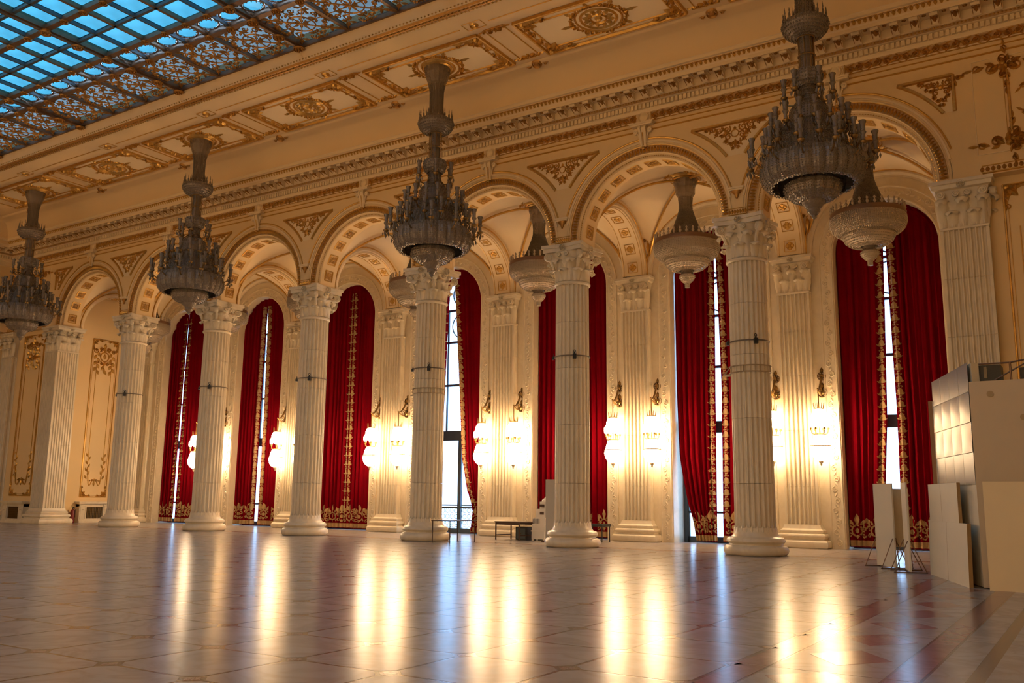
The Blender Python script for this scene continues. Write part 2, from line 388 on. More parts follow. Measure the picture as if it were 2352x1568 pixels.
# borders: long slabs and rose lozenges
def slab(name, x0, x1, y0, y1, mat): return MB().box(x0, x1, y0, y1, -.0012, 0).obj(name, mat, fl)
for (x0, x1, mat) in ((bx1 + .03, bx1 + .33, 'floor_rose'), (bx1 + .36, bx1 + 1.40, 'floor_tile'), (bx1 + 1.43, bx1 + 1.70, 'floor_rose'), (bx1 + 1.73, bx1 + 2.05, 'floor_tile'), (bx1 + 2.2, XR, 'floor_tile')):
    for k in range(14):
        y = Y0f + (6.2 - Y0f) * k / 14; slab('border_slab', x0, x1, y + .012, y + (6.2 - Y0f) / 14 - .012, mat)
for k in range(24):
    y = Y0f + 1.2 + k * 1.5
    if y > -1: break
    MB().prism([(bx1 + .88 - .42, y), (bx1 + .88, y - .55), (bx1 + .88 + .42, y), (bx1 + .88, y + .55)], 0, .0015).obj('rose_lozenge', 'floor_rose', fl)
for (y0, y1, mat) in ((Y1 + .03, Y1 + .4, 'floor_rose'), (Y1 + .43, 6.85, 'floor_tile')):
    for k in range(24):
        w = (bx1 - XL) / 24; slab('border_slab', XL + k * w + .01, XL + (k + 1) * w - .01, y0, y1, mat)
slab('border_slab', XL, bx0 - .03, Y0f, Y1, 'floor_tile')
for (y0, y1) in ((YF, Y0f - .03),): slab('border_slab', XL, bx1, y0, y1, 'floor_tile')

# ---------------------------------------------------------------- arcade wall
ZS = 10.43
wa = MB()
for i in range(NB):
    xc = (i + .5) * S
    wa.merge(arch_wall(i * S, (i + 1) * S, xc, 2.95, ZS, 14.15, -.70, 10.34))
    wa.merge(arch_wall(i * S, (i + 1) * S, xc, 2.45, ZS, 14.15, .40, 10.34))
    wa.merge(arch_sweep([(2.45, .40), (2.45, -.45), (2.465, -.475), (2.50, -.49), (2.535, -.49), (2.55, -.535), (2.585, -.555), (2.60, -.60), (2.84, -.62), (2.85, -.66), (2.88, -.675), (2.89, -.70), (2.96, -.70)], xc, ZS, n=48, leg=10.34))
for xa, xb in ((XL, 0), (NB * S, XR)):
    wa.add([(xa, -.70, 10.34), (xb, -.70, 10.34), (xb, -.70, 14.15), (xa, -.70, 14.15)], [(0, 1, 2, 3)])
    wa.add([(xa, -.70, 10.34), (xb, -.70, 10.34), (xb, .0, 10.34), (xa, 0, 10.34)], [(0, 1, 2, 3)])
    wa.box(xa, xb, -.33, .4, 0, 10.34)
for i in range(NB + 1):                       # underside between the arches, on the capitals
    x = i * S; wa.add([(x - .70, -.70, 10.34), (x + .70, -.70, 10.34), (x + .70, .40, 10.34), (x - .70, .40, 10.34)], [(0, 1, 2, 3)])
WA = struct('wall_arcade', wa, 'plaster', 'tall cream plaster wall of seven round arches carried on the columns', 'wall', 30)
gold_leaf = MB()                               # gilded leaf moulding of one archivolt
def archleaf(m, xc, R0, R1, y, n, h, a0=0., a1=pi):
    for k in range(n):
        a = a0 + (a1 - a0) * (k + .5) / n; t = MB().leaf(0, 0, 0, R1 - R0, (a1 - a0) * R0 / n * .95, h)
        t.xf(lambda p: (p[0] + R0, p[1], p[2])); t.xf(lambda p: (xc + p[0] * cos(a) - p[1] * sin(a), y - p[2], ZS + p[0] * sin(a) + p[1] * cos(a))); m.merge(t)
al = MB(); archleaf(al, 0, 2.615, 2.83, -.622, 84, .07)
al.merge(arch_sweep([(2.825, -.62), (2.835, -.655), (2.85, -.66)], 0, ZS, n=48))
al_me = al.mesh('gilded_leaf_band', 'gilt')
alg_me = arch_sweep([(2.608, -.6035), (2.832, -.6235)], 0, ZS, n=48).mesh('leaf_band_ground', 'ochre')
be = MB()
for k in range(100):
    a = pi * (k + .5) / 100; be.bead((2.535 * cos(a), -.50, ZS + 2.535 * sin(a)), .026)
be_me = be.mesh('bead_moulding', 'gilt')
rim_me = arch_sweep([(3.045, -.70), (3.05, -.725), (3.075, -.735), (3.10, -.725), (3.105, -.70)], 0, ZS, radians(15.3), radians(164.7), 40).mesh('arch_rim', 'gilt', 40)
rim2_me = arch_sweep([(2.93, -.70), (2.935, -.735), (2.99, -.74), (3.0, -.70)], 0, ZS, radians(10), radians(170), 40).mesh('arch_fillet', 'plaster_light', 40)
pm = MB(); pm.rect2(-.215, .215, -.215, .215, .05, .03); pm.rect2(-.17, .17, -.17, .17, .02, .015); pm.ring2(0, 0, .07, .12, .03, 14); pm.dome(0, 0, .05, .035)
for k in range(4):
    a = pi / 4 + k * pi / 2; pm.leaf(.09 * cos(a), .09 * sin(a), a, .11, .07, .03)
for k in range(4): pm.spiral(.1 * cos(k * pi / 2), .1 * sin(k * pi / 2), .05, 1, k * pi / 2, 1, .02, .025, 8)
soff_me = pm.mesh('soffit_panel', 'gilt')
back_me = MB().add([(-.2, -.2, .003), (.2, -.2, .003), (.2, .2, .003), (-.2, .2, .003)], [(0, 1, 2, 3)]).mesh('panel_ground', 'ochre')
key = MB()                                     # keystone console: local origin at the wall, y out = -y
prof = [(-.02, 0), (-.06, 0), (-.10, .08), (-.12, .3), (-.17, .5), (-.26, .62), (-.28, .72), (-.22, .80), (-.02, .80)]
for s_, w in ((-1, .13), (1, .13)): pass
n = len(prof)
for x0, x1, grow in ((-.16, -.06, 1), (-.05, .05, .86), (.06, .16, 1)):
    vs = [(x0 * (.62 + .38 * z / .8), y * grow, z) for y, z in prof] + [(x1 * (.62 + .38 * z / .8), y * grow, z) for y, z in prof]
    key.add(vs, [(k, k + 1, n + k + 1, n + k) for k in range(n - 1)] + [tuple(range(n)), tuple(range(n, 2 * n))])
for sx in (-1, 1):
    t = MB().lathe([(.001, -.07), (.10, -.07), (.10, .07), (.001, .07)], 14); t.xf(lambda p: (sx * .27 + p[0] * .9, -.10 + p[2], .62 + p[1])); key.merge(t)
    t = MB().spiral(0, 0, .09, 1.4, 0, sx, .03, .02); t.xf(lambda p: (sx * .27 + p[0], -.17 - p[2], .62 + p[1])); key.merge(t)
    key.tube([(sx * .13, -.05, .15), (sx * .15, -.07, .4), (sx * .20, -.08, .55), (sx * .26, -.09, .58)], [.03, .035, .04, .03], 6)
key.box(-.42, .42, -.32, -.0, .80, .86).box(-.46, .46, -.36, 0, .86, .92)
key_me = key.mesh('keystone_console', 'plaster_light', 35)
kd_me = MB().tube([(-.0, -.09, .06), (0, -.13, .35), (0, -.2, .55)], .018, 4).box(-.05, .05, -.14, -.04, -.08, .0).mesh('keystone_drop', 'gilt')
brk = MB().box(-.26, .26, -.14, 0, .20, .26).box(-.22, .22, -.11, 0, .15, .20)
brk_me = brk.mesh('impost_bracket', 'plaster_light')
bd = MB(); bd.lathe([(.17, .15), (.15, .09), (.07, .02), (.05, -.05), (.03, -.10), (.001, -.12)], 12, mod=None); bd.xf(lambda p: (p[0], p[1] * .55 - .02, p[2])); bd_me = bd.mesh('bracket_drop', 'gilt_dark', 50)
for i in range(NB):
    xc = (i + .5) * S
    stuff(inst('gilded_leaf_band', al_me, WA, (xc, 0, 0))); stuff(inst('bead_moulding', be_me, WA, (xc, 0, 0)))
    inst('leaf_band_ground', alg_me, WA, (xc, 0, 0)); inst('arch_rim', rim_me, WA, (xc, 0, 0)); inst('arch_fillet', rim2_me, WA, (xc, 0, 0))
    for k in range(11):
        a = radians(90 + 16.3 * (k - 5))
        M = Matrix.Translation((xc + 2.448 * cos(a), -.035, ZS + 2.448 * sin(a))) @ Matrix.Rotation(pi / 2 - a, 4, 'Y') @ Matrix.Rotation(pi, 4, 'X')
        inst('soffit_panel', soff_me, WA, mtx=M); inst('panel_ground', back_me, WA, mtx=M)
    inst('keystone_console', key_me, WA, (xc, -.70, 13.22), None, None, (.92, .72, .88)); inst('keystone_drop', kd_me, WA, (xc, -.70, 13.22), None, None, (.92, .72, .88))
imp = MB()                                     # gilt leaf strip across the foot of the arches
imp_w = S / 2 - 2.84
for k in range(7): imp.leaf(-imp_w + (k + .5) * 2 * imp_w / 7, .02, pi / 2, .15, .1, .03)
imp.bar2(-imp_w, .20, imp_w, .20, .03, .03); imp.bar2(-imp_w, .0, imp_w, .0, .04, .04); imp.xf(WALLF(-.702)); imp_me = imp.mesh('impost_leaf_strip', 'gilt')
for i in range(NB + 1):
    if 0 < i < NB: inst('impost_leaf_strip', imp_me, WA, (i * S, 0, 10.37)); inst('impost_bracket', brk_me, WA, (i * S, -.70, 10.98)); inst('bracket_drop', bd_me, WA, (i * S, -.72, 10.98))
# spandrel triangles
def spandrel(left=True, right=True):
    """gilt triangle in (u, v): top edge v=0, bottom v=-1.08; a side can be straight for the end bays"""
    m = MB(); g_ = MB(); pts = []
    n_ = 10
    def side(v): # half width of the curved side at depth v (arch of radius 3.3 about u = -S/2)
        dz = (13.40 + v) - ZS
        return max(0.02, S / 2 - sqrt(max(0, 3.42 ** 2 - dz * dz)))
    hw = [(side(-1.08 * k / n_) , -1.08 * k / n_) for k in range(n_ + 1)]
    R = [(w if right else .06, v) for w, v in hw]; Lp = [(-w if left else -.06, v) for w, v in hw]
    if not right: R = [(.0, v) for w, v in hw]
    if not left: Lp = [(0., v) for w, v in hw]
    for P in (R, Lp):
        for a, b in zip(P, P[1:]): m.bar2(*a, *b, .11, .06)
    m.bar2(*Lp[0], *R[0], .13, .07)
    vs = [(*p, .004) for p in Lp] + [(*p, .004) for p in R]; k1 = len(Lp)
    g_.add(vs, [(k, k + 1, k1 + k + 1, k1 + k) for k in range(k1 - 1)])
    cu = 0 if (left and right) else (.32 if right else -.32)
    sc = 1. if (left and right) else .6
    if left and right:
        m.ring2(cu, -.36, .10, .14, .05, 14); m.leaf(cu, -.12, -pi / 2, .16, .12, .05); m.leaf(cu, -.52, -pi / 2, .35, .12, .05)
    else: m.dome(cu, -.3, .09, .05)
    for sx in (-1, 1):
        for (du, dv, r, tn) in ((.26, -.19, .13, 1), (.22, -.44, .12, -1), (.52, -.17, .12, 1), (.42, -.36, .07, 1), (.76, -.13, .08, -1), (.94, -.10, .05, 1), (.60, -.31, .06, -1), (.13, -.68, .08, 1), (.30, -.58, .06, 1), (.07, -.84, .05, -1)):
            m.spiral(cu + sx * du * sc, dv, r * (sc * .4 + .6), 1.4, pi / 2 + sx * .8, tn * sx, .07, .045, 14)
            for da in (.4, -.9, 1.6): m.leaf(cu + sx * du * sc + sx * r * .4 * sc, dv + .3 * r * (1 if da > 0 else -1), (0 if sx > 0 else pi) + da * tn, r * 1.7 * sc, r * .75, .045)
    f = lambda p: (p[0], -.702 - p[2], 13.40 + p[1])
    return m.xf(f).mesh('spandrel_scrollwork', 'gilt'), g_.xf(f).mesh('spandrel_ground', 'plaster_light')
sp, sg = spandrel()
for i in range(1, NB): inst('spandrel_scrollwork', sp, WA, (i * S, 0, 0)); inst('spandrel_ground', sg, WA, (i * S, 0, 0))
sl, gl = spandrel(True, False); sr, gr = spandrel(False, True)
inst('spandrel_scrollwork', sr, WA, (0, 0, 0)); inst('spandrel_ground', gr, WA); inst('spandrel_scrollwork', sl, WA, (7 * S, 0, 0)); inst('spandrel_ground', gl, WA, (7 * S, 0, 0))
# thin frames round the spandrels and line under the frieze
ln = MB().bar2(XL, 13.80, XR, 13.80, .055, .04).bar2(XL, 13.98, XR, 13.98, .04, .03).xf(WALLF(-.70)); ln.obj('architrave_line', 'gilt', WA)
fr = MB()
for i in range(1, NB): fr.bar2(i * S - 1.35, 13.50, i * S + 1.35, 13.50, .03, .015)
fr.xf(WALLF(-.70)).obj('spandrel_line', 'plaster_light', WA)
# frieze: scrolls between round bosses over each arch
fz = MB(); L_ = S - .56; nsc = 22
for k in range(nsc):
    u = -L_ / 2 + (k + .5) * L_ / nsc; d = 1 if k % 2 else -1
    fz.spiral(u, d * .012, .12, 1.6, (pi / 2) * d, -d, .055, .05, 15); fz.leaf(u - .14, -d * .09, d * .7, .22, .10, .05); fz.leaf(u + .02, d * .11, -d * .6, .2, .07, .03); fz.leaf(u, -d * .09, -d * .3, .18, .06, .03)
fz.rect2(-L_ / 2, L_ / 2, -.155, .155, .022, .02); fz_me = fz.xf(WALLF(-.715)).mesh('frieze_scrollwork', 'gilt')
fg_me = MB().add([(-L_ / 2, -.155, .0), (L_ / 2, -.155, 0), (L_ / 2, .155, 0), (-L_ / 2, .155, 0)], [(0, 1, 2, 3)]).xf(WALLF(-.712)).mesh('frieze_ground', 'ochre')
bs = MB().ring2(0, 0, .15, .20, .05, 24).ring2(0, 0, .20, .25, .03, 24).dome(0, 0, .12, .03, 16).xf(WALLF(-.71)); bs_me = bs.mesh('frieze_boss', 'plaster_light', 40)
for i in range(-1, NB + 1):
    inst('frieze_scrollwork', fz_me, WA, ((i + 1) * S, 0, 14.265)); inst('frieze_ground', fg_me, WA, ((i + 1) * S, 0, 14.265))
    if 0 <= i < NB: inst('frieze_boss', bs_me, WA, ((i + .5) * S, 0, 14.28))
# end-bay wall panels above the impost (seen at the far right)
def wallframe(x0, x1, z0, z1, y, parent, cl, bead=True):
    m = MB().rect2(x0, x1, z0, z1, .06, .045).rect2(x0 + .09, x1 - .09, z0 + .09, z1 - .09, .02, .02)
    m.xf(WALLF(y)).obj('panel_moulding', 'gilt', parent)
    c = corner_motif(cl, .06)
    for su, sv, u, v in ((1, 1, x0, z0), (-1, 1, x1, z0), (1, -1, x0, z1), (-1, -1, x1, z1)):
        t = MB().merge(c, rotz2(None, 0, u, v, su, sv)).xf(WALLF(y - .01)); t.obj('corner_scroll', 'gilt', parent)
for xm in (XL / 2 - .3, 7 * S + 2.75):
    MB().bar2(xm - 2.2, 10.40, xm + 2.3, 10.40, .06, .06).bar2(xm - 2.2, 10.60, xm + 2.3, 10.60, .03, .03).xf(WALLF(-.70)).obj('impost_line', 'gilt', WA)
    st = MB()
    for k in range(34): st.leaf(xm - 2.2 + k * .133, 10.42, pi / 2, .16, .12, .04)
    stuff(st.xf(WALLF(-.70)).obj('impost_leaves', 'gilt_dark', WA))
    MB().rect2(xm - 2.27, xm + 2.27, 10.92, 13.62, .03, .02).xf(WALLF(-.70)).obj('panel_line', 'plaster_light', WA)
    m = MB().bar2(xm - 1.42, 11.35, xm - 1.42, 13.2, .08, .06).bar2(xm + 1.42, 11.35, xm + 1.42, 13.2, .08, .06).bar2(xm - 1.52, 11.35, xm - 1.52, 13.2, .02, .02).bar2(xm - .9, 11.2, xm + .9, 11.2, .07, .05)
    m.xf(WALLF(-.70)).obj('panel_rods', 'gilt', WA)
    for su in (-1, 1):
        for sv, z in ((1, 11.12), (-1, 13.42)):
            t = MB(); t.merge(flourish(1.0, .09), rotz2(None, 0, xm + su * 1.5, z, 1, sv)); t.merge(flourish(.8, .09), rotz2(None, sv * pi / 2 * 1, xm + su * 1.42, z + sv * .1, 1, su)); t.merge(rosette(.17, .07), rotz2(None, 0, xm + su * 1.35, z))
            t.xf(WALLF(-.71)).obj('panel_scroll', 'gilt', WA)
    md = MB().ring2(0, 0, .72, .86, .08, 32).ring2(0, 0, .2, .26, .05, 20)
    for k in range(36): a = 2 * pi * k / 36; md.bar2(.26 * cos(a), .26 * sin(a), .7 * cos(a), .7 * sin(a), .05, .03)
    for k in range(4):
        a = pi / 4 + k * pi / 2; md.merge(flourish(.75, .09), rotz2(None, a - pi / 2, 1.0 * cos(a), 1.0 * sin(a)))
    md.xf(lambda p: (xm + p[0], -.70 - p[2], 12.3 + p[1])).obj('medallion', 'gilt', WA)
# lower end-bay panels
def trophy(xm, zt, y, parent, hw=.8):
    m = MB(); m.ring2(xm, zt - .75, .22, .30, .06, 20); m.leaf(xm, zt - .9, pi / 2, .34, .2, .06); m.merge(flourish(.8, .08), rotz2(None, 0, xm, zt - .42)); m.merge(flourish(.62, .08), rotz2(None, pi, xm, zt - 1.08))
    for sx in (-1, 1):
        for k in range(7): m.leaf(xm + sx * (.44 + .05 * (k % 2)), zt - .5 - .17 * k, -pi / 2 + sx * (.5 if k % 2 else -.5), .3, .2, .07)
        m.spiral(xm + sx * .55, zt - .45, .14, 1.3, 0, sx, .06, .06)
    for k in range(3): m.leaf(xm, zt - 1.2 - .12 * k, -pi / 2 + (k - 1) * .5, .4, .16, .07)
    m.leaf(xm, zt - .3, pi / 2, .35, .2, .07)
    return m.xf(WALLF(y))
def swag(xm, z, y, hw):
    m = MB(); m.merge(flourish(.42, .06), rotz2(None, 0, xm, z)); m.leaf(xm, z, -pi / 2, .3, .16, .06)
    for sx in (-1, 1):
        pts = []
        for k in range(9):
            t = k / 8; u = xm + sx * (.15 + (hw - .15) * t); v = z - .02 - .22 * sin(pi * min(1, t * 1.25)) + 1.15 * max(0, t - .62) ** 1.2 * 2.2
            pts.append((u, v))
        for a, b in zip(pts, pts[1:]): m.bar2(*a, *b, .045, .05)
        for k in range(7): m.leaf(xm + sx * hw * .98, z + .1 + .2 * k, pi / 2 + sx * (.5 if k % 2 else -.6), .28, .14, .06)
    return m.xf(WALLF(y))
for xm, x0, x1 in ((-2.15, -3.15, -1.15), (7 * S + 2.6, 7 * S + .98, 7 * S + 4.2)):
    wallframe(x0, x1, 1.42, 10.1, -.33, WA, .85)
    hw = (x1 - x0) / 2 - .32
    MB().bar2(xm - hw, 3.2, xm - hw, 8.9, .03, .03).bar2(xm + hw, 3.2, xm + hw, 8.9, .03, .03).xf(WALLF(-.33)).obj('panel_rods', 'gilt', WA)
    trophy(xm, 9.95, -.34, WA).obj('trophy_relief', 'gilt', WA); swag(xm, 2.25, -.34, hw).obj('festoon', 'gilt', WA)

# ---------------------------------------------------------------- cornice (swept round the hall)
PATH = [(XR, YF), (XR, 0), (XL, 0), (XL, YF)][::-1]
PATH = [(XL, YF), (XL, 0), (XR, 0), (XR, YF)]
corn = ext_path([(.70, 14.12), (.73, 14.13), (.73, 14.16), (.705, 14.165), (.705, 14.40), (.74, 14.42), (.76, 14.46), (.76, 14.54), (.78, 14.54), (.78, 14.70), (.86, 14.72), (.90, 14.74), (.92, 14.84), (.95, 14.86), (.95, 15.10), (1.46, 15.10), (1.46, 15.02), (1.50, 15.02), (1.50, 15.13), (1.54, 15.17), (1.64, 15.32), (1.70, 15.34), (1.70, 15.44), (1.73, 15.46)], PATH)
TR = struct('trim_1', corn, 'plaster_light', 'deep cream cornice with bracket blocks running below the ceiling cove', 'cornice', 30)
def along(xa, xb, step):
    n_ = int(round((xb - xa) / step)); return [xa + (k + .5) * (xb - xa) / n_ for k in range(n_)]
dn = MB()
for x in along(XL + .8, XR - .8, .145): dn.box(x - .047, x + .047, -.86, -.77, 14.545, 14.70)
for y in along(YF * .4, -.8, .145): dn.box(XL + .77, XL + .86, y - .047, y + .047, 14.545, 14.70)
stuff(dn.obj('dentil_row', 'plaster_light', TR))
bd2 = MB()
for x in along(XL + .9, XR - .9, .10): bd2.bead((x, -.935, 14.79), .034)
stuff(bd2.obj('gilt_bead_row', 'gilt', TR))
ext_path([(.885, 14.735), (.925, 14.75), (.925, 14.835), (.90, 14.85)], PATH).obj('bead_ground', 'ochre', TR)
eg = MB()
def eggs(m, xs, f):
    for x in xs:
        t = MB().leaf(0, 0, pi / 2, .17, .11, .04); t.spiral(-.05, .13, .035, 1, 0, 1, .02, .03, 6); t.spiral(.05, .13, .035, 1, pi, -1, .02, .03, 6); m.merge(t, lambda p: f(x, p))
ca, sa = cos(.58), sin(.58)
eggs(eg, along(XL + 1.6, XR - 1.6, .155), lambda x, p: (x + p[0], -(1.545 + p[1] * sa * .95 + p[2] * ca), 15.165 + p[1] * ca - p[2] * sa))
stuff(eg.obj('gilt_leaf_row', 'gilt', TR))
ext_path([(1.542, 15.168), (1.638, 15.316)], PATH).xf(lambda p: (p[0], p[1] - .002, p[2] - .002)).obj('leaf_ground', 'plaster', TR)
mo = MB()                                       # modillion with scrolled side, local: wall at y=0, out = -y
prof = [(0, .02), (0, -.24), (-.06, -.26), (-.13, -.22), (-.16, -.15), (-.22, -.10), (-.34, -.09), (-.42, -.12), (-.46, -.10), (-.48, -.03), (-.48, .02)]
n = len(prof)
mo.add([(-.11, y, z) for y, z in prof] + [(.11, y, z) for y, z in prof], [(k, k + 1, n + k + 1, n + k) for k in range(n - 1)] + [tuple(range(n)), tuple(range(n, 2 * n))])
mo.box(-.15, .15, -.5, 0, -.0, .05)
mo_me = mo.mesh('modillion', 'plaster_light', 35)
mg = MB().rect2(-.09, .09, -.42, -.06, .02, .02).leaf(0, -.06, -pi / 2, .32, .14, .045).leaf(-.05, -.2, -1.9, .14, .07, .03).leaf(.05, -.2, -1.2, .14, .07, .03)
mg.xf(lambda p: (p[0], p[1], -.10 - p[2] - .13 * max(0, 1 + (p[1] + .06) / .14)))
mg_me = mg.mesh('modillion_leaf', 'gilt_dark')
mxs = [(k + .5) * S / 12 + S / 24 * 0 for k in range(int(XL * 12 / S) - 1, int(XR * 12 / S) + 1)]
for x in mxs:
    if XL + 1.2 < x < XR - 1.2: o = inst('modillion', mo_me, TR, (x - .03, -.95, 15.08)); inst('modillion_leaf', mg_me, o, (0, 0, 0))
for k in range(8):
    y = -1.3 - k * S / 12
    o = inst('modillion', mo_me, TR, (XL + .95, y, 15.08), (0, 0, pi / 2)); inst('modillion_leaf', mg_me, o, (0, 0, 0))
fw_ = MB()
for x in mxs:
    if XL + 1.2 < x < XR - 1.2: fw_.merge(MB().ring2(0, 0, .03, .065, .03, 8).dome(0, 0, .03, .04, 6), lambda p: (x - .03 + S / 24 + p[0], -1.24 + p[1] * .8, 15.098 - p[2]))
stuff(fw_.obj('soffit_flowers', 'gilt_dark', TR))

# ---------------------------------------------------------------- cove and ceiling
cv = [(1.73, 15.46)] + [(1.73 + .78 * (1 - cos(t)), 15.46 + .80 * sin(t)) for t in [k * pi / 2 / 12 for k in range(1, 13)]] + [(2.56, 16.29), (2.62, 16.345)]
ce = ext_path(cv, PATH)
ce.add([(XL + 2.6, -2.62, ZC), (XR - 2.6, -2.62, ZC), (XR - 2.6, -6.05, ZC), (XL + 2.6, -6.05, ZC)], [(0, 1, 2, 3)])
ce.add([(XL + 2.6, -25.5, 16.5), (XR - 2.6, -25.5, 16.5), (XR - 2.6, YF, 16.5), (XL + 2.6, YF, 16.5)], [(0, 1, 2, 3)])
ce.add([(XL, -2.62, ZC), (XL + 2.7, -2.62, ZC), (XL + 2.7, YF, ZC), (XL, YF, ZC)], [(0, 1, 2, 3)])
ce.add([(XR, -2.62, ZC), (XR - 2.7, -2.62, ZC), (XR - 2.7, YF, ZC), (XR, YF, ZC)], [(0, 1, 2, 3)])
ce.box(XL - .4, XR + .4, -6.2, .45, 16.95, 17.1).box(XL - .4, XR + .4, .35, .45, 13.4, 17.0).box(XL - .4, XR + .4, .4, 6.7, 13.65, 13.75).box(XL - .4, .4, YF, -6, 16.95, 17.1).box(7 * S - .4, XR + .4, YF, -6, 16.95, 17.1).box(XL - .4, XR + .4, YF, -25.2, 16.95, 17.1)  # unseen slabs above ceiling and aisle, added to block leaking sky light
ce.box(XL + .5, XR - .5, -7.36, -5.98, 15.94, 16.9)                          # downstand beam in front of the skylight
CE = struct('ceiling', ce, 'ceiling_paint', 'cream ceiling with gilded coffers beside the blue glass skylight', 'ceiling', 35)
def lineX(name, y, z, w, h, mat='gilt', x0=XL + 2.7, x1=XR - 2.7):
    return MB().bar2(x0, y, x1, y, w, h).xf(CEILF(z)).obj(name, mat, CE)
for y, w, h in ((-7.28, .10, .06), (-7.13, .09, .05), (-6.98, .05, .03)): lineX('beam_moulding', y, 15.94, w, h, 'ceiling_paint' if w < .06 else 'gilt_dark')
bb = MB()
for x in along(0, XR - 3, .14): bb.dome(x, -7.20, .05, .06, 6); bb.leaf(x, -7.06, pi / 2, .10, .10, .04)
stuff(bb.xf(CEILF(15.94)).obj('beam_leaf_row', 'gilt', CE))
bb = MB()
for x in along(0, XR - 3, .14): bb.bead((x, -7.375, 15.99), .035)
stuff(bb.obj('beam_bead_row', 'gilt', CE))
cf = MB(); HX, HY = .39 * S, 1.14
cf.rect2(-HX, HX, -HY, HY, .12, .08); cf.rect2(-HX + .12, HX - .12, -HY + .12, HY - .12, .03, .03); cf.rect2(-HX + .32, HX - .32, -HY + .32, HY - .32, .07, .05)
cf_me = cf.xf(CEILF(0)).mesh('coffer_moulding', 'gilt')
pn_me = MB().box(-HX + .04, HX - .04, -HY + .04, HY - .04, -.012, .0).mesh('coffer_panel', 'plaster_light')
cc_me = corner_motif(1.1, .12).xf(CEILF(0)).mesh('coffer_corner_scroll', 'gilt')
ro = rosette(.62, .10, 12); ro.ring2(0, 0, .70, .78, .05, 32)
for k in range(28): a = 2 * pi * k / 28; ro.dome(.84 * cos(a), .84 * sin(a) * .9, .03, .03, 6)
for a, L in ((0, 1.0), (pi, 1.0), (pi / 2, .5), (-pi / 2, .5), (pi / 4, .6), (3 * pi / 4, .6), (-pi / 4, .6), (-3 * pi / 4, .6)):
    ro.merge(flourish(.36, .07), rotz2(None, a - pi / 2, .84 * cos(a), .76 * sin(a), 1, 1.0 + .9 * (L - .5)))
    ro.leaf(.9 * cos(a), .8 * sin(a), a, L * .45, .16, .06)
ro_me = ro.xf(CEILF(0)).mesh('ceiling_rosette', 'gilt')
dv = MB().rect2(-.36, .36, -1.15, 1.15, .04, .03)
dvo_me = flourish(.60, .08).xf(CEILF(0)).mesh('divider_scroll', 'gilt'); dv_me = dv.xf(CEILF(0)).mesh('divider_moulding', 'gilt')
ov = MB().ring2(0, 0, .13, .20, .06, 18).dome(0, 0, .13, .06, 12).leaf(.18, 0, .2, .28, .12, .05).leaf(-.18, 0, pi - .2, .28, .12, .05).spiral(.3, .05, .07, 1, 0, 1, .04, .04, 8).spiral(-.3, .05, .07, 1, pi, -1, .04, .04, 8)
ov_me = ov.xf(lambda p: (p[0], p[1] * .8, -p[2] - p[1] * .35)).mesh('oval_boss', 'gilt_dark')
ds_me = MB().ring2(0, 0, .10, .15, .06, 18).dome(0, 0, .10, .05, 12).xf(CEILF(0)).mesh('disc_boss', 'gilt'); sq_me = MB().rect2(-.34, .34, -.2, .2, .025, .02).xf(CEILF(0)).mesh('boss_frame', 'gilt')
for i in range(0, 8):
    xc, yc = (i + .5) * S, -3.96
    if xc + HX < XR - 2.5:
        inst('coffer_moulding', cf_me, CE, (xc, yc, ZC)); inst('coffer_panel', pn_me, CE, (xc, yc, ZC)); inst('ceiling_rosette', ro_me, CE, (xc, yc, ZC - .012))
        for su, sv, r in ((1, 1, 0), (-1, 1, pi / 2), (-1, -1, pi), (1, -1, -pi / 2)):
            inst('coffer_corner_scroll', cc_me, CE, (xc - su * (HX - .10), yc - sv * (HY - .10), ZC - .01), (0, 0, r))
    xd = i * S
    if xd < XR - 3:
        inst('divider_moulding', dv_me, CE, (xd, -4.05, ZC)); inst('divider_scroll', dvo_me, CE, (xd, -5.15, ZC)); inst('divider_scroll', dvo_me, CE, (xd, -2.98, ZC), (0, 0, pi))
        inst('oval_boss', ov_me, CE, (xd, -2.50, ZC - .07)); inst('disc_boss', ds_me, CE, (xd, -6.23, 15.94)); inst('boss_frame', sq_me, CE, (xd, -6.23, 15.94))
        MB().bar2(xd + .55, -6.23, xd + S - .55, -6.23, .03, .025).xf(CEILF(15.94)).obj('beam_line', 'gilt', CE)

# ---------------------------------------------------------------- skylight
ZK = 16.52
sky = tag(bpy.data.objects.new('skylight', None), 'large blue glass skylight with gilded metal grid in the ceiling', 'skylight', None, 'structure'); COL.objects.link(sky)
SX0, SX1 = 0, 7
rows = [-7.33, -9.5, -10.42] + [-10.42 - 1.1 * k for k in range(1, 15)]
for i in range(SX0, SX1 + 1):
    MB().box(i * S - .12, i * S + .12, rows[-1], -7.33, ZK - .13, ZK + .1).box(i * S - .05, i * S + .05, rows[-1], -7.33, ZK - .2, ZK - .13).obj('main_bar', 'skylight_metal', sky)
    for y in [-7.5, -8.4, -9.5, -10.42, -11.5, -12.62, -14.82]:
        inst('bar_rosette', bpy.data.meshes.get('bar_rosette') or rosette(.2, .09).xf(CEILF(0)).mesh('bar_rosette', 'gilt_dark'), sky, (i * S, y, ZK - .2))
for k, y in enumerate(rows):
    gilt = y in (-7.33, -9.5, -10.42) or (k > 2 and (k - 2) % 2 == 0)
    w, d = (.10, .12) if gilt else (.05, .08)
    MB().box(0, SX1 * S, y - w, y + w, ZK - d, ZK + .06).obj('cross_bar', 'skylight_metal' if gilt else 'frame_grey', sky)
    if gilt and y < -9:
        for i in range(SX0 * 6, SX1 * 6):
            if y > -15: inst('bar_rosette', bpy.data.meshes['bar_rosette'], sky, (i * S / 6, y, ZK - d), None, None, (.75, .75, .75))
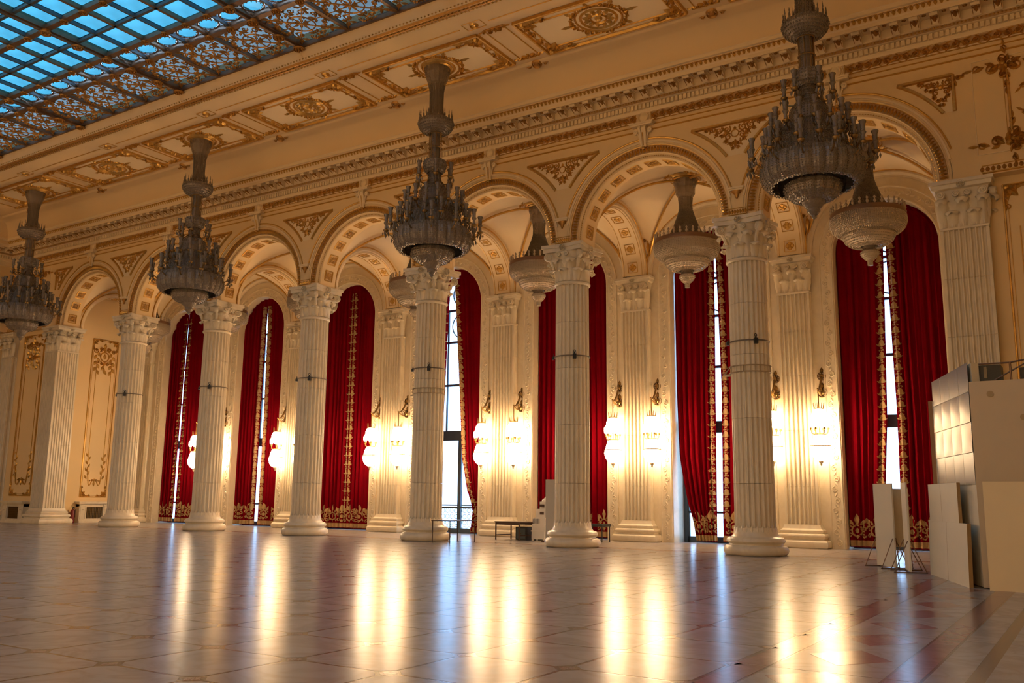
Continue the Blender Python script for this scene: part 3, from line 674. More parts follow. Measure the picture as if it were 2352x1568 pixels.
for i in range(SX0, SX1):
    for k in range(1, 6):
        x = i * S + k * S / 6; th = k % 2 == 0
        MB().box(x - (.06 if th else .035), x + (.06 if th else .035), rows[-1], -9.5, ZK - .08, ZK + .06).obj('glazing_bar', 'frame_grey' if not th else 'skylight_metal', sky)
        if th: MB().box(x - .06, x + .06, -9.5, -7.33, ZK - .09, ZK + .06).obj('glazing_bar', 'skylight_metal', sky)
w6 = S / 6
pane_me = MB().box(-w6 / 2 + .04, w6 / 2 - .04, -.5, .5, -.01, .01).mesh('pane', 'sky_pane')
opm = MB(); _q = []
for k in range(28):
    a = 2 * pi * k / 28; c_, s_ = cos(a), sin(a); f_ = min((w6 / 2 - .04) / max(1e-6, abs(c_)), .37 / max(1e-6, abs(s_))); _q += [(.40 * c_, .31 * s_, 0), (f_ * c_, f_ * s_, 0)]
opm.add(_q, [(2 * k, 2 * k + 1, (2 * k + 3) % 56, (2 * k + 2) % 56) for k in range(28)]); opane_me = opm.mesh('pane', 'sky_pane_pale1')
lpane_me = MB().box(-w6 + .06, w6 - .06, -.98, .98, -.01, .01).mesh('pane', 'sky_pane_pale')
om = MB()
NO = 28
vs = []
for k in range(NO): a = 2 * pi * k / NO; vs += [(.36 * cos(a), .27 * sin(a), 0), (.42 * cos(a), .33 * sin(a), 0)]
om.add(vs, [(2 * k, 2 * k + 1, (2 * k + 3) % (2 * NO), (2 * k + 2) % (2 * NO)) for k in range(NO)])
for k in range(12): a = 2 * pi * k / 12; om.bead((.34 * cos(a), .25 * sin(a), -.01), .028)
for sx in (-1, 1):
    for sy in (-1, 1): om.spiral(sx * .42, sy * .32, .09, 1.2, 0, sx * sy, .03, -.03, 10); om.leaf(sx * .25, sy * .42, 0 if sx > 0 else pi, .18, .06, -.03)
om_me = om.mesh('oval_ring', 'skylight_metal')
opn = MB().prism([(.35 * cos(2 * pi * k / NO), .26 * sin(2 * pi * k / NO)) for k in range(NO)], -.012, .012); opn_me = opn.mesh('oval_pane', 'sky_pane')
fi = MB(); a_ = w6 - .06; b_ = .98                # filigree of one lattice cell
fi.bar2(-a_, -b_, a_, b_, .04, .04); fi.bar2(-a_, b_, a_, -b_, .04, .04); fi.bar2(0, -b_, 0, b_, .025, .03); fi.bar2(-a_, 0, a_, 0, .025, .03)
fi.ring2(0, 0, .42, .47, .04, 24)
for k in range(8): a = 2 * pi * k / 8; fi.leaf(.05 * cos(a), .05 * sin(a), a, .26, .11, .05)
for sx in (-1, 1):
    for sy in (-1, 1):
        fi.spiral(sx * .52, sy * .50, .17, 1.4, pi / 4 * sx, sx * sy, .045, .04, 14); fi.spiral(sx * .25, sy * .75, .12, 1.3, 0, -sx * sy, .04, .04, 12); fi.spiral(sx * .78, sy * .25, .12, 1.3, pi / 2, sx * sy, .04, .04, 12)
        fi.leaf(sx * .7, sy * .7, atan2(sy, sx), .34, .18, .05); fi.leaf(sx * .45, sy * .2, atan2(-sy, sx), .28, .11, .05); fi.leaf(sx * .2, sy * .5, atan2(sy, -sx), .26, .1, .05); fi.leaf(sx * .85, sy * .5, atan2(sy, -sx), .24, .1, .05); fi.leaf(sx * .5, sy * .88, atan2(-sy, sx), .26, .12, .05)
    fi.merge(flourish(.34, .06), rotz2(None, sx * pi / 2 - pi / 2 * 0, -sx * (a_ - .1), 0)); fi.merge(flourish(.34, .06), rotz2(None, 0 if sx > 0 else pi, 0, -sx * (b_ - .05)))
for k in range(46):
    u, v = random.uniform(-a_ + .1, a_ - .1), random.uniform(-b_ + .1, b_ - .1); fi.leaf(u, v, random.uniform(0, 6.28), random.uniform(.12, .26), random.uniform(.06, .12), .05)
    if k % 3 == 0: fi.dome(u + .08, v, .045, .05, 6)
fi_me = fi.xf(CEILF(0)).mesh('lattice_scrollwork', 'gilt_dark')
for i in range(SX0, SX1):
    for k in range(3):
        x = i * S + (k + .5) * S / 3
        inst('lattice_pane', lpane_me, sky, (x, -8.415, ZK + .03)); inst('lattice_scrollwork', fi_me, sky, (x, -8.415, ZK - .03))
    for k in range(6):
        x = i * S + (k + .5) * w6
        inst('pale_pane', opane_me, sky, (x, -9.96, ZK + .035)); inst('oval_ring', om_me, sky, (x, -9.96, ZK - .02)); inst('oval_pane', opn_me, sky, (x, -9.96, ZK + .0))
        for r in range(2, len(rows) - 1): inst('pane', pane_me, sky, (x, (rows[r] + rows[r + 1]) / 2, ZK + .03))

# ---------------------------------------------------------------- aisle vaults
YB = 5.35
vt = MB(); GN = 28
for i in range(NB):
    xc, yc, hx, hy = (i + .5) * S, (.38 + YB + .05) / 2, S / 2 - .47, (YB + .05 - .38) / 2
    vs = []
    for a in range(GN + 1):
        for b in range(GN + 1):
            u, v = -1 + 2 * a / GN, -1 + 2 * b / GN
            u = sin(u * pi / 2); v = sin(v * pi / 2)
            z1 = sqrt(max(0, 1 - v * v)) * 2.46; z2 = sqrt(max(0, 1 - u * u)) * 2.64
            vs.append((xc + u * hx, yc + v * hy, 10.42 + max(z1, z2) + .2 * (1 - u * u) * (1 - v * v)))
    vt.add(vs, [(a * (GN + 1) + b, (a + 1) * (GN + 1) + b, (a + 1) * (GN + 1) + b + 1, a * (GN + 1) + b + 1) for a in range(GN) for b in range(GN)])
VT = struct('ceiling_aisle', vt, 'plaster_light', 'cream groin vaults with gilt ribs over the side aisle', 'vault', 50)
rib = MB()                                        # transverse arch, revolved about x
RS, RYC = 2.1, 2.9
def revx(prof, n=36):
    m = MB(); k = len(prof); rows_ = []
    for i in range(n + 1):
        a = pi * i / n
        for r, x in prof: rows_.append((x, RYC + r * cos(a), 10.40 + r * sin(a)))
    m.add(rows_, [(i * k + j, i * k + j + 1, (i + 1) * k + j + 1, (i + 1) * k + j) for i in range(n) for j in range(k - 1)]); return m
rib_me = revx([(2.75, -.5), (2.2, -.5), (2.17, -.47), (2.10, -.46), (2.10, .46), (2.17, .47), (2.2, .5), (2.75, .5)]).mesh('transverse_arch', 'plaster_light', 35)
rl = MB()
for sx in (-1, 1): rl.merge(revx([(2.3, sx * .5), (2.305, sx * .535), (2.34, sx * .535), (2.36, sx * .5)])); rl.merge(revx([(2.1, sx * .40), (2.085, sx * .40), (2.085, sx * .385), (2.1, sx * .385)]))
rl_me = rl.mesh('rib_moulding', 'gilt', 40)
qf = MB().rect2(-.2, .2, -.2, .2, .03, .03)
for k in range(4): a = k * pi / 2; qf.dome(.09 * cos(a), .09 * sin(a), .075, .03, 10); qf.leaf(0, 0, a + pi / 4, .17, .06, .03)
qf.dome(0, 0, .06, .045); qf_me = qf.mesh('quatrefoil_panel', 'gilt')
for i in range(0, NB + 1):
    inst('transverse_arch', rib_me, VT, (i * S, 0, 0)); inst('rib_moulding', rl_me, VT, (i * S, 0, 0))
    for k in range(9):
        a = radians(90 + 20.2 * (k - 4))
        M = Matrix.Translation((i * S, RYC + 2.098 * cos(a), 10.40 + 2.098 * sin(a))) @ Matrix.Rotation(a - pi / 2, 4, 'X') @ Matrix.Rotation(pi, 4, 'X')
        inst('quatrefoil_panel', qf_me, VT, mtx=M)
gr_ = MB(); hx, hy, yc = S / 2 - .47, (YB + .05 - .38) / 2, (.38 + YB + .05) / 2
for sx in (-1, 1):
    for sy in (-1, 1):
        pts = []
        for k in range(2, 23):
            t = 1 - k / 23.; t = sin(t * pi / 2)
            z = 10.42 + sqrt(max(0, 1 - t * t)) * 2.55 + .2 * (1 - t * t) ** 2; pts.append((sx * hx * t, yc + sy * hy * t, z - .03))
        gr_.tube(pts, .05, 6)
gr_me = gr_.mesh('groin_rib', 'gilt', 50)
vb = MB(); vb.merge(rosette(.62, .08, 10)); vb.ring2(0, 0, .66, .74, .05, 28)
for k in range(4): a = pi / 4 + k * pi / 2; vb.merge(flourish(.4, .07), rotz2(None, a - pi / 2, .76 * cos(a), .76 * sin(a)))
vb_me = vb.xf(CEILF(0)).mesh('vault_rosette', 'gilt')
fl_me = flourish(.42, .05).merge(MB().leaf(0, 0, -pi / 2, .5, .14, .05)).mesh('groin_foot_scroll', 'gilt')
for i in range(NB):
    xc = (i + .5) * S
    inst('groin_rib', gr_me, VT, (xc, 0, 0)); inst('vault_rosette', vb_me, VT, (xc, yc, 13.22))
    for sx in (-1, 1):
        inst('groin_foot_scroll', fl_me, VT, (xc + sx * (hx - .18), 5.02, 11.75), (pi / 2, 0, sx * -.5))

# ---------------------------------------------------------------- window wall
ZW, RW = 10.30, 1.74
wb = MB()
for i in range(NB):
    xc = (i + .5) * S
    wb.merge(arch_wall(i * S, (i + 1) * S, xc, RW, ZW, 13.5, YB, 0))
    wb.merge(arch_sweep([(RW, YB), (RW, 6.6)], xc, ZW, n=32, leg=0))
    wb.merge(arch_sweep([(2.66, YB), (2.66, YB - .12), (2.60, YB - .12), (2.52, YB - .05), (2.46, YB - .05), (2.45, YB)], xc, ZW + .1, n=36))
    wb.merge(arch_sweep([(2.24, YB), (2.24, YB - .05), (2.20, YB - .06), (2.17, YB - .03), (1.84, YB - .03), (1.82, YB - .05), (1.78, YB - .05), (1.77, YB - .01), (RW, YB)], xc, ZW, n=36, leg=0))
    wb.merge(arch_wall(i * S, (i + 1) * S, xc, RW, ZW, 13.5, 6.6, 0))
WB = struct('wall_back', wb, 'marble_wall', 'pale marble back wall with seven tall round-headed window openings', 'wall', 30)
cb = MB()                                          # carved running scroll round each window
def carved_at(s_):                                 # distance along the frame centre line r = 2.0
    r = 2.005
    if s_ < ZW: return (-r, s_, 1, 0)
    t = (s_ - ZW) / r
    if t < pi: return (-r * cos(t), ZW + r * sin(t), cos(t - 0), t)
    return (r, ZW - (s_ - ZW - pi * r), 0, pi)
tot = 2 * ZW + pi * 2.005; nk = 74
for k in range(nk):
    s_ = (k + .5) * tot / nk; x, z, _, t = carved_at(s_); ang = pi / 2 - t
    m = MB(); d = 1 if k % 2 else -1
    m.spiral(0, d * .03, .115, 1.3, 0, d, .05, .028, 9); m.leaf(.1, -d * .05, d * .5, .2, .1, .028); m.leaf(-.06, d * .12, -d * .4, .16, .07, .022)
    cb.merge(m, lambda p: (x + p[0] * cos(ang) - p[1] * sin(ang), YB - .03 - p[2], z + p[0] * sin(ang) + p[1] * cos(ang)))
cb_me = cb.mesh('carved_band', 'marble_wall')
gw = arch_sweep([(2.66, YB - .11), (2.665, YB - .16), (2.70, YB - .17), (2.73, YB - .14), (2.73, YB - .1)], 0, ZW + .1, n=40).mesh('gilt_wall_rib', 'gilt', 40)
plinth = MB()
for i in range(NB):
    stuff(inst('carved_band', cb_me, WB, ((i + .5) * S, 0, 0))); inst('gilt_wall_rib', gw, WB, ((i + .5) * S, 0, 0))
# ---------------------------------------------------------------- end walls
we = MB(); we.box(XL - .4, XL + .33, YF, .4, 0, 10.4).box(XL - .4, XL + .70, YF, .4, 10.4, 14.6).box(XL - .4, XL, YF, .4, 14.6, 16.9)
WL = struct('wall_left', we, 'plaster', 'cream end wall of the hall beyond the arcade at the far left', 'wall')
XA = -.55
wae = MB().box(XA - .3, XA, .4, 6.6, 0, 13.6); WAE = struct('wall_aisle_left', wae, 'plaster', 'cream end wall of the aisle with gilded panel at the left', 'wall')
ym = 2.85
for piece, nm in ((MB().rect2(-.78, .78, 1.38, 10.15, .06, .045).rect2(-.69, .69, 1.47, 10.06, .02, .02).bar2(-.46, 3.2, -.46, 8.8, .03, .03).bar2(.46, 3.2, .46, 8.8, .03, .03), 'panel_moulding'), (trophy(0, 9.95, 0, None).xf(lambda p: (p[0], p[2], -p[1])), 'trophy_relief'), (swag(0, 2.25, 0, .46).xf(lambda p: (p[0], p[2], -p[1])), 'festoon')):
    piece.xf(lambda p: (XA + p[2], ym + p[0], p[1])).obj(nm, 'gilt', WAE)
for su, sv, u, v in ((1, 1, -.78, 1.38), (-1, 1, .78, 1.38), (1, -1, -.78, 10.15), (-1, -1, .78, 10.15)):
    MB().merge(corner_motif(.72, .07), rotz2(None, 0, u, v, su, sv)).xf(lambda p: (XA + .01 + p[2], ym + p[0], p[1])).obj('corner_scroll', 'gilt', WAE)
struct('wall_aisle_right', MB().box(7 * S + .55, 7 * S + .85, .4, 6.6, 0, 13.6), 'plaster', 'cream end wall of the aisle at the right', 'wall')
struct('wall_right', MB().box(XR - .33, XR + .4, YF, .4, 0, 10.4).box(XR - .7, XR + .4, YF, .4, 10.4, 14.6).box(XR, XR + .4, YF, .4, 14.6, 16.9), 'plaster', 'cream end wall of the hall at the right', 'wall')
struct('wall_front', MB().box(XL, XR, YF - .4, YF, 0, 16.6), 'plaster', 'cream wall on the opposite side of the hall', 'wall')

# ================================================================== WINDOWS
ORD = ['first', 'second', 'third', 'fourth', 'fifth', 'sixth', 'seventh']
YG = 6.42
def fr_arch(r0, r1): return arch_sweep([(r1, YG - .06), (r1, YG + .06), (r0, YG + .06), (r0, YG - .06), (r1, YG - .06)], 0, ZW, n=32, leg=0)
fo = fr_arch(1.60, 1.74).mesh('window_frame', 'frame_grey')
mu = MB()
for z0, z1 in ((4.15, 4.60), (6.66, 6.76), (8.68, 8.78), (10.2, 10.3), (1.09, 1.17), (.0, .22)): mu.box(-1.62, 1.62, YG - .05, YG + .05, z0, z1)
mu_me = mu.mesh('transoms', 'frame_grey')
mv = MB().box(-.09, .09, YG - .06, YG + .06, .0, 4.2).box(-1.66, -1.52, YG - .05, YG + .05, 0, 4.2).box(1.52, 1.66, YG - .05, YG + .05, 0, 4.2)
mv.box(-.85, -.79, YG - .04, YG + .04, 4.5, 10.25).box(.79, .85, YG - .04, YG + .04, 4.5, 10.25); mv_me = mv.mesh('mullions', 'frame_grey')
mt = MB().loop((0, YG, 11.0), .58, .035, 28, 5, 'y').loop((0, YG, 9.5), .6, .03, 28, 5, 'y'); mt_me = mt.mesh('tracery_ring', 'frame_grey')
def pane(x0, x1, z0, z1): return MB().box(x0, x1, YG - .008, YG + .008, z0, z1).mesh('pane', 'window_glass')
panes = [pane(x0, x1, z0, z1) for z0, z1 in ((.22, 1.09), (1.17, 4.15)) for x0, x1 in ((-1.52, -.09), (.09, 1.52))]
panes += [pane(x0, x1, z0, z1) for z0, z1 in ((4.6, 6.66), (6.76, 8.68), (8.78, 10.2)) for x0, x1 in ((-1.6, -.85), (-.79, .79), (.85, 1.6))]
hp = MB().prism([(1.6 * cos(pi * k / 24), 1.6 * sin(pi * k / 24)) for k in range(25)], -.008, .008).xf(lambda p: (p[0], YG + p[2], ZW + p[1])).mesh('pane', 'window_glass')
BAY = ['between the left end pier and the first column', 'between the first and second columns', 'between the second and third columns', 'between the third and fourth columns', 'between the fourth and fifth columns', 'between the fifth and sixth columns', 'between the sixth column and the right end pier']
for i in range(NB):
    w = bpy.data.objects.new('window_%d' % (i + 1), None); COL.objects.link(w); w.location = ((i + .5) * S, 0, 0)
    tag(w, 'tall round-headed window behind red curtains, ' + ORD[i] + ' of seven from the left', 'window', None, 'structure')
    for nm, me in (('window_frame', fo), ('transoms', mu_me), ('mullions', mv_me), ('tracery_ring', mt_me), ('pane', hp)): inst(nm, me, w)
    for me in panes: inst('pane', me, w)

# ================================================================== COLUMNS
def lerp_list(pts, z):
    pts = sorted(pts, key=lambda p: p[1])
    if z <= pts[0][1]: return pts[0][0]
    for a, b in zip(pts, pts[1:]):
        if z <= b[1]: return a[0] + (b[0] - a[0]) * (z - a[1]) / (b[1] - a[1])
    return pts[-1][0]
def flute_ring(z, R, n=24, dep=.055):
    out = []
    for k in range(n):
        for t, d in ((0, 0), (.16, 0), (.28, .6), (.44, .95), (.58, 1.), (.72, .95), (.88, .6)):
            a = 2 * pi * (k + t) / n; r = R - dep * d; out.append((r * cos(a), r * sin(a), z))
    return out
def fluted_drum(z0, z1, R0, R1):
    m = MB(); a, b = flute_ring(z0, R0), flute_ring(z1, R1); n = len(a)
    m.add(a + b, [(k, (k + 1) % n, n + (k + 1) % n, n + k) for k in range(n)] + [tuple(range(n)), tuple(range(n, 2 * n))]); return m
base_prof = [(.001, 0), (.86, 0), (.92, .05), (.95, .13), (.93, .22), (.87, .285), (.80, .30), (.785, .34), (.83, .36), (.86, .41), (.845, .475), (.79, .52), (.72, .53), (.69, .56), (.655, .62), (.63, .70), (.615, .80)]
col_base = MB().lathe(base_prof, 48).mesh('base', 'marble', 40)
scal = MB()
for k in range(24):
    a = 2 * pi * (k + .55) / 24; t = MB().leaf(0, 0, pi / 2, .26, .10, .02); t.xf(lambda p: ((.635 - .035 * p[1] / .26 + p[2]) , p[0], .62 + p[1])); scal.merge(t, lambda p: (p[0] * cos(a) - p[1] * sin(a), p[0] * sin(a) + p[1] * cos(a), p[2]))
col_scal = scal.mesh('flute_leaves', 'marble')
drums = [.80, 2.1, 4.05, 6.0, 7.6, 8.965]
col_drums = [fluted_drum(a + .004, b - .004, .605 - .03 * (a - .8) / 8, .605 - .03 * (b - .8) / 8).mesh('drum', 'marble', 30) for a, b in zip(drums, drums[1:])]
col_neck = MB().lathe([(.55, 8.92), (.60, 8.91), (.635, 8.95), (.635, 9.0), (.60, 9.03), (.55, 9.04)], 40).mesh('neck_ring', 'marble', 40)
col_bell = MB().lathe([(.54, 9.02), (.545, 9.3), (.57, 9.6), (.64, 9.85), (.74, 10.05), (.70, 10.10)], 32).mesh('capital', 'marble', 40)
def acanthus(w, h, curl):
    """leaf in local coords: x across, y outwards, z up; ribbed, broad rounded tip curling out and over"""
    m = MB(); nu, nv = 10, 14; vs = []
    for j in range(nv + 1):
        t = j / nv
        ww = w * (.60 + .40 * sin(pi / 2 * min(1, t / .55)))
        if t > .78: ww *= .30 + .70 * sqrt(max(0, 1 - ((t - .78) / .225) ** 2))
        ww *= 1 + .06 * cos(t * 4 * 2 * pi)
        if t < .60: z, o = h * .92 * t / .60, .03 * (t / .60) ** 2
        else:
            q_ = (t - .60) / .40 * pi * 1.15; z = h * .92 + h * .13 * sin(q_); o = .03 + curl * (1 - cos(q_)) * .5
        for k in range(nu + 1):
            s_ = -1 + 2 * k / nu
            vs.append((s_ * ww * .5, o + .06 * (1 - s_ * s_) + .007 * cos(s_ * 5 * pi) - .03 * abs(s_) ** 3, z - (.06 * t) * s_ * s_))
    m.add(vs, [(j * (nu + 1) + k, j * (nu + 1) + k + 1, (j + 1) * (nu + 1) + k + 1, (j + 1) * (nu + 1) + k) for j in range(nv) for k in range(nu)])
    return m
leaf_lo = acanthus(.38, .42, .20).mesh('acanthus_leaf', 'marble', 60); leaf_hi = acanthus(.36, .76, .26).mesh('acanthus_leaf', 'marble', 60)
def volute(r, th):
    m = MB(); m.lathe([(.001, -th), (r * .9, -th), (r, -th * .5), (r, th * .5), (r * .9, th), (.001, th)], 16); m.xf(lambda p: (p[2], p[0], p[1]))
    for sx in (-1, 1): t = MB().spiral(0, 0, r * .85, 1.6, 0, 1, r * .3, .02, 16); t.xf(lambda p: (sx * (th + p[2]), p[0], p[1])); m.merge(t)
    return m
vol_me = volute(.15, .07).merge(MB().tube([(0, -.22, -.45), (0, -.16, -.25), (0, -.06, -.08), (0, .02, .1)], [.05, .06, .06, .05], 6)).mesh('corner_volute', 'marble', 40)
svol_me = volute(.09, .05).mesh('inner_volute', 'marble', 40)
def abacus(hw, z0, z1, dip=.13):
    pts = []
    for sd in range(4):
        for k in range(9):
            t = -1 + 2 * k / 9.; a = sd * pi / 2; u, v = t * hw * .9, hw - dip * (1 - t * t)
            pts.append((u * cos(a) + v * sin(a), -(v * cos(a)) + u * sin(a) if False else -u * sin(a) * -1 - v * cos(a) if False else u * sin(a) - v * cos(a)))
    out = MB(); P = [(u, v) for u, v in pts]
    P = []
    for sd in range(4):
        a = sd * pi / 2
        for k in range(10):
            t = -.93 + 1.86 * k / 9; u, v = t * hw, -(hw - dip * (1 - t * t)); P.append((u * cos(a) - v * sin(a), u * sin(a) + v * cos(a)))
    zm = z0 + (z1 - z0) * .55
    out.prism([(x * .94, y * .94) for x, y in P], z0, zm); out.prism(P, zm, z1); return out
aba_me = abacus(.84, 10.08, 10.335).mesh('abacus', 'marble', 30)
flower_me = rosette(.11, .06, 6).xf(WALLF(0)).mesh('abacus_flower', 'marble')
def build_capital(parent):
    cap = inst('capital', col_bell, parent)
    for k in range(8):
        a = k * pi / 4
        inst('acanthus_leaf', leaf_lo, cap, (.545 * cos(a), .545 * sin(a), 9.04), (0, 0, a - pi / 2))
        a += pi / 8; inst('acanthus_leaf', leaf_hi, cap, (.55 * cos(a), .55 * sin(a), 9.04), (0, 0, a - pi / 2))
    for k in range(4):
        a = pi / 4 + k * pi / 2; inst('corner_volute', vol_me, cap, (.88 * cos(a), .88 * sin(a), 9.93), (0, 0, a - pi / 2))
        for da in (-.20, .20): inst('inner_volute', svol_me, cap, (.72 * cos(a - pi / 4 + da), .72 * sin(a - pi / 4 + da), 9.98), (0, 0, a - pi / 4 + da))
        a = k * pi / 2; inst('abacus_flower', flower_me, cap, (.74 * cos(a), .74 * sin(a), 10.2), (0, 0, a + pi / 2))
    inst('abacus', aba_me, parent)
    return cap
strap_me = MB().lathe([(.612, 6.395), (.622, 6.40), (.622, 6.43), (.612, 6.435)], 40).mesh('wire_strap', 'wire', 40)
spot = MB(); spot.box(-.075, .075, -.16, -.0, -.18, .04); spot.box(-.03, .03, -.1, 0, .04, .12); spot.loop((0, -.06, .17), .05, .018, 10, 5, 'y'); spot_me = spot.mesh('spot_fitting', 'black_case')
ledge = MB().lathe([(.61, 5.63), (.64, 5.635), (.64, 5.66), (.61, 5.66)], 40).lathe([(.61, 5.44), (.63, 5.445), (.63, 5.47), (.61, 5.47)], 40)
for k in range(0, 40, 5): a = 2 * pi * k / 40; ledge.box(.625 * cos(a) - .01, .625 * cos(a) + .01, .625 * sin(a) - .01, .625 * sin(a) + .01, 5.46, 5.64)
ledge.box(-.80, -.62, -.14, .14, 5.42, 5.46); ledge.tube([(-.86, 0, 5.44), (-.63, 0, 5.68)], .02, 5); ledge_me = ledge.mesh('cable_ring', 'brown_disc')
for i in range(1, NB):
    c = thing('column', 'round fluted marble column with leafy capital, ' + ORD[i - 1] + ' from the left', 'column', (i * S, 0, 0), 0, 'arcade columns')
    inst('base', col_base, c); inst('flute_leaves', col_scal, c)
    for me in col_drums: inst('drum', me, c)
    inst('neck_ring', col_neck, c); build_capital(c)
    inst('wire_strap', strap_me, c)
    a = radians(-55); inst('spot_fitting', spot_me, c, (.62 * cos(a), .62 * sin(a), 6.42), (0, 0, a + pi / 2), None, (.75, .75, .75))
    a = radians(-150); inst('spot_fitting', spot_me, c, (.62 * cos(a), .62 * sin(a), 6.42), (0, 0, a + pi / 2), None, (.5, .5, .5))
    if i in (4, 6): inst('cable_ring', ledge_me, c)
# square piers and flat pilasters
def fluted_side(w, n, dep):
    out = [(-w, 0)]; step = 2 * (w - .06) / n
    for k in range(n):
        u0 = -w + .06 + k * step
        for t, d in ((.12, 0), (.2, .55), (.38, .95), (.5, 1), (.62, .95), (.8, .55), (.88, 0)): out.append((u0 + t * step, dep * d))
    return out + []
def square_shaft(w, dpt, z0, z1, n=7, nside=7, taper=.97):
    """plan: front face at y = -dpt .. side faces; fluted front and sides"""
    F_ = fluted_side(w, n, .075); pts = [(u, -dpt + d) for u, d in F_]
    G_ = fluted_side(dpt, nside, .05); pts += [(w - d, u) for u, d in G_]
    pts += [(w, dpt), (-w, dpt)]
    pts += [(-w + d, -u) for u, d in G_][1:]
    m = MB(); k = len(pts)
    m.add([(x, y, z0) for x, y in pts] + [(x * taper, y * taper, z1) for x, y in pts], [(i, (i + 1) % k, k + (i + 1) % k, k + i) for i in range(k)]); return m
def square_base(w, d, prof, dback=None):
    m = MB(); vs = []
    db = d if dback is None else dback
    for o_, z in prof:
        vs += [(-w - o_, -d - o_, z), (w + o_, -d - o_, z), (w + o_, db + (o_ if dback is None else 0), z), (-w - o_, db + (o_ if dback is None else 0), z)]
    m.add(vs, [(4 * i + k, 4 * i + (k + 1) % 4, 4 * (i + 1) + (k + 1) % 4, 4 * (i + 1) + k) for i in range(len(prof) - 1) for k in range(4)]); return m
sqp = [(.26, 0), (.30, .04), (.315, .10), (.315, .16), (.30, .22), (.26, .265), (.19, .28), (.17, .31), (.17, .335), (.20, .35), (.225, .38), (.23, .42), (.215, .46), (.18, .49), (.12, .50), (.12, .53), (.135, .55), (.135, .60), (.10, .63), (.06, .66), (.035, .72), (.02, .80), (-.02, .80)]
def flat_capital(parent, w, d, faces, side_n=3):
    m = square_base(w, d, [(-.03, 8.95), (.03, 8.97), (.03, 9.03), (-.03, 9.04), (-.02, 9.6), (.08, 10.05), (.08, 10.1)]); cap = m.obj('capital', 'marble', parent, 40)
    for (fx, fy, half, dist, rz) in faces:
        for k in range(2):
            u = (-.52 + 1.04 * k) * half; M = Matrix.Rotation(rz, 4, 'Z') @ Matrix.Translation((u, -dist + .03, 9.04)) @ Matrix.Rotation(pi, 4, 'Z'); inst('acanthus_leaf', leaf_lo, cap, mtx=M)
        for k in range(3):
            u = (-.98 + .98 * k) * half; M = Matrix.Rotation(rz, 4, 'Z') @ Matrix.Translation((u, -dist + .03, 9.04)) @ Matrix.Rotation(pi, 4, 'Z'); inst('acanthus_leaf', leaf_hi, cap, mtx=M)
        for su in (-1, 1):
            M = Matrix.Rotation(rz, 4, 'Z') @ Matrix.Translation((su * half * 1.0, -dist - .16, 9.93)) @ Matrix.Rotation(pi / 2 - su * 0, 4, 'Z'); inst('corner_volute', svol_me, cap, mtx=M @ Matrix.Scale(1.45, 4))
            M = Matrix.Rotation(rz, 4, 'Z') @ Matrix.Translation((su * half * .28, -dist - .12, 9.95)) @ Matrix.Rotation(pi / 2, 4, 'Z'); inst('inner_volute', svol_me, cap, mtx=M)
        M = Matrix.Rotation(rz, 4, 'Z') @ Matrix.Translation((0, -dist - .2, 10.2)); inst('abacus_flower', flower_me, cap, mtx=M)
    square_base(w, d, [(.06, 10.08), (.16, 10.12), (.18, 10.22), (.22, 10.24), (.22, 10.335), (-.2, 10.335)]).obj('abacus', 'marble', parent, 30)
for x, lab, rzs in ((0, 'square fluted marble pier at the left end of the arcade', 1), (7 * S, 'square fluted marble pier behind the white kiosk at the right end', 1)):
    p = thing('pier', lab, 'pier', (x, 0, 0))
    square_base(.60, .60, sqp).obj('base', 'marble', p, 24)
    for a, b in zip(drums, drums[1:]): square_shaft(.60, .60, a + .004, b - .004, 8, 8, 1.).obj('shaft_block', 'marble', p, 30)
    flat_capital(p, .58, .58, [(0, 0, .52, .58, 0), (0, 0, .52, .58, pi / 2)])
for i in range(0, NB + 1):
    lab = 'flat fluted marble pilaster on the window wall, ' + (('behind the ' + ORD[i - 1] + ' column from the left') if 0 < i < NB else ('in the left corner of the aisle' if i == 0 else 'in the right corner of the aisle'))
    p = thing('pilaster', lab, 'pilaster', (i * S, YB, 0), 0, 'wall pilasters')
    if i == 0:
        proto = p
        square_base(.60, .30, sqp, 0.).obj('base', 'marble', p, 24)
        for a, b in zip(drums, drums[1:]): square_shaft(.58, .30, a + .004, b - .004, 7, 2, 1.).obj('shaft_block', 'marble', p, 30)
        flat_capital(p, .56, .28, [(0, 0, .50, .28, 0)])
        kids = list(p.children)
    else:
        for ch in kids: copy_tree(ch, p)
for x, lab in ((-4.35, 'flat fluted corner pilaster left of the gilded panel at the far left'),):
    p = thing('pilaster', lab, 'pilaster', (x, -.33, 0), 0, 'wall pilasters')
    for ch in kids: copy_tree(ch, p)
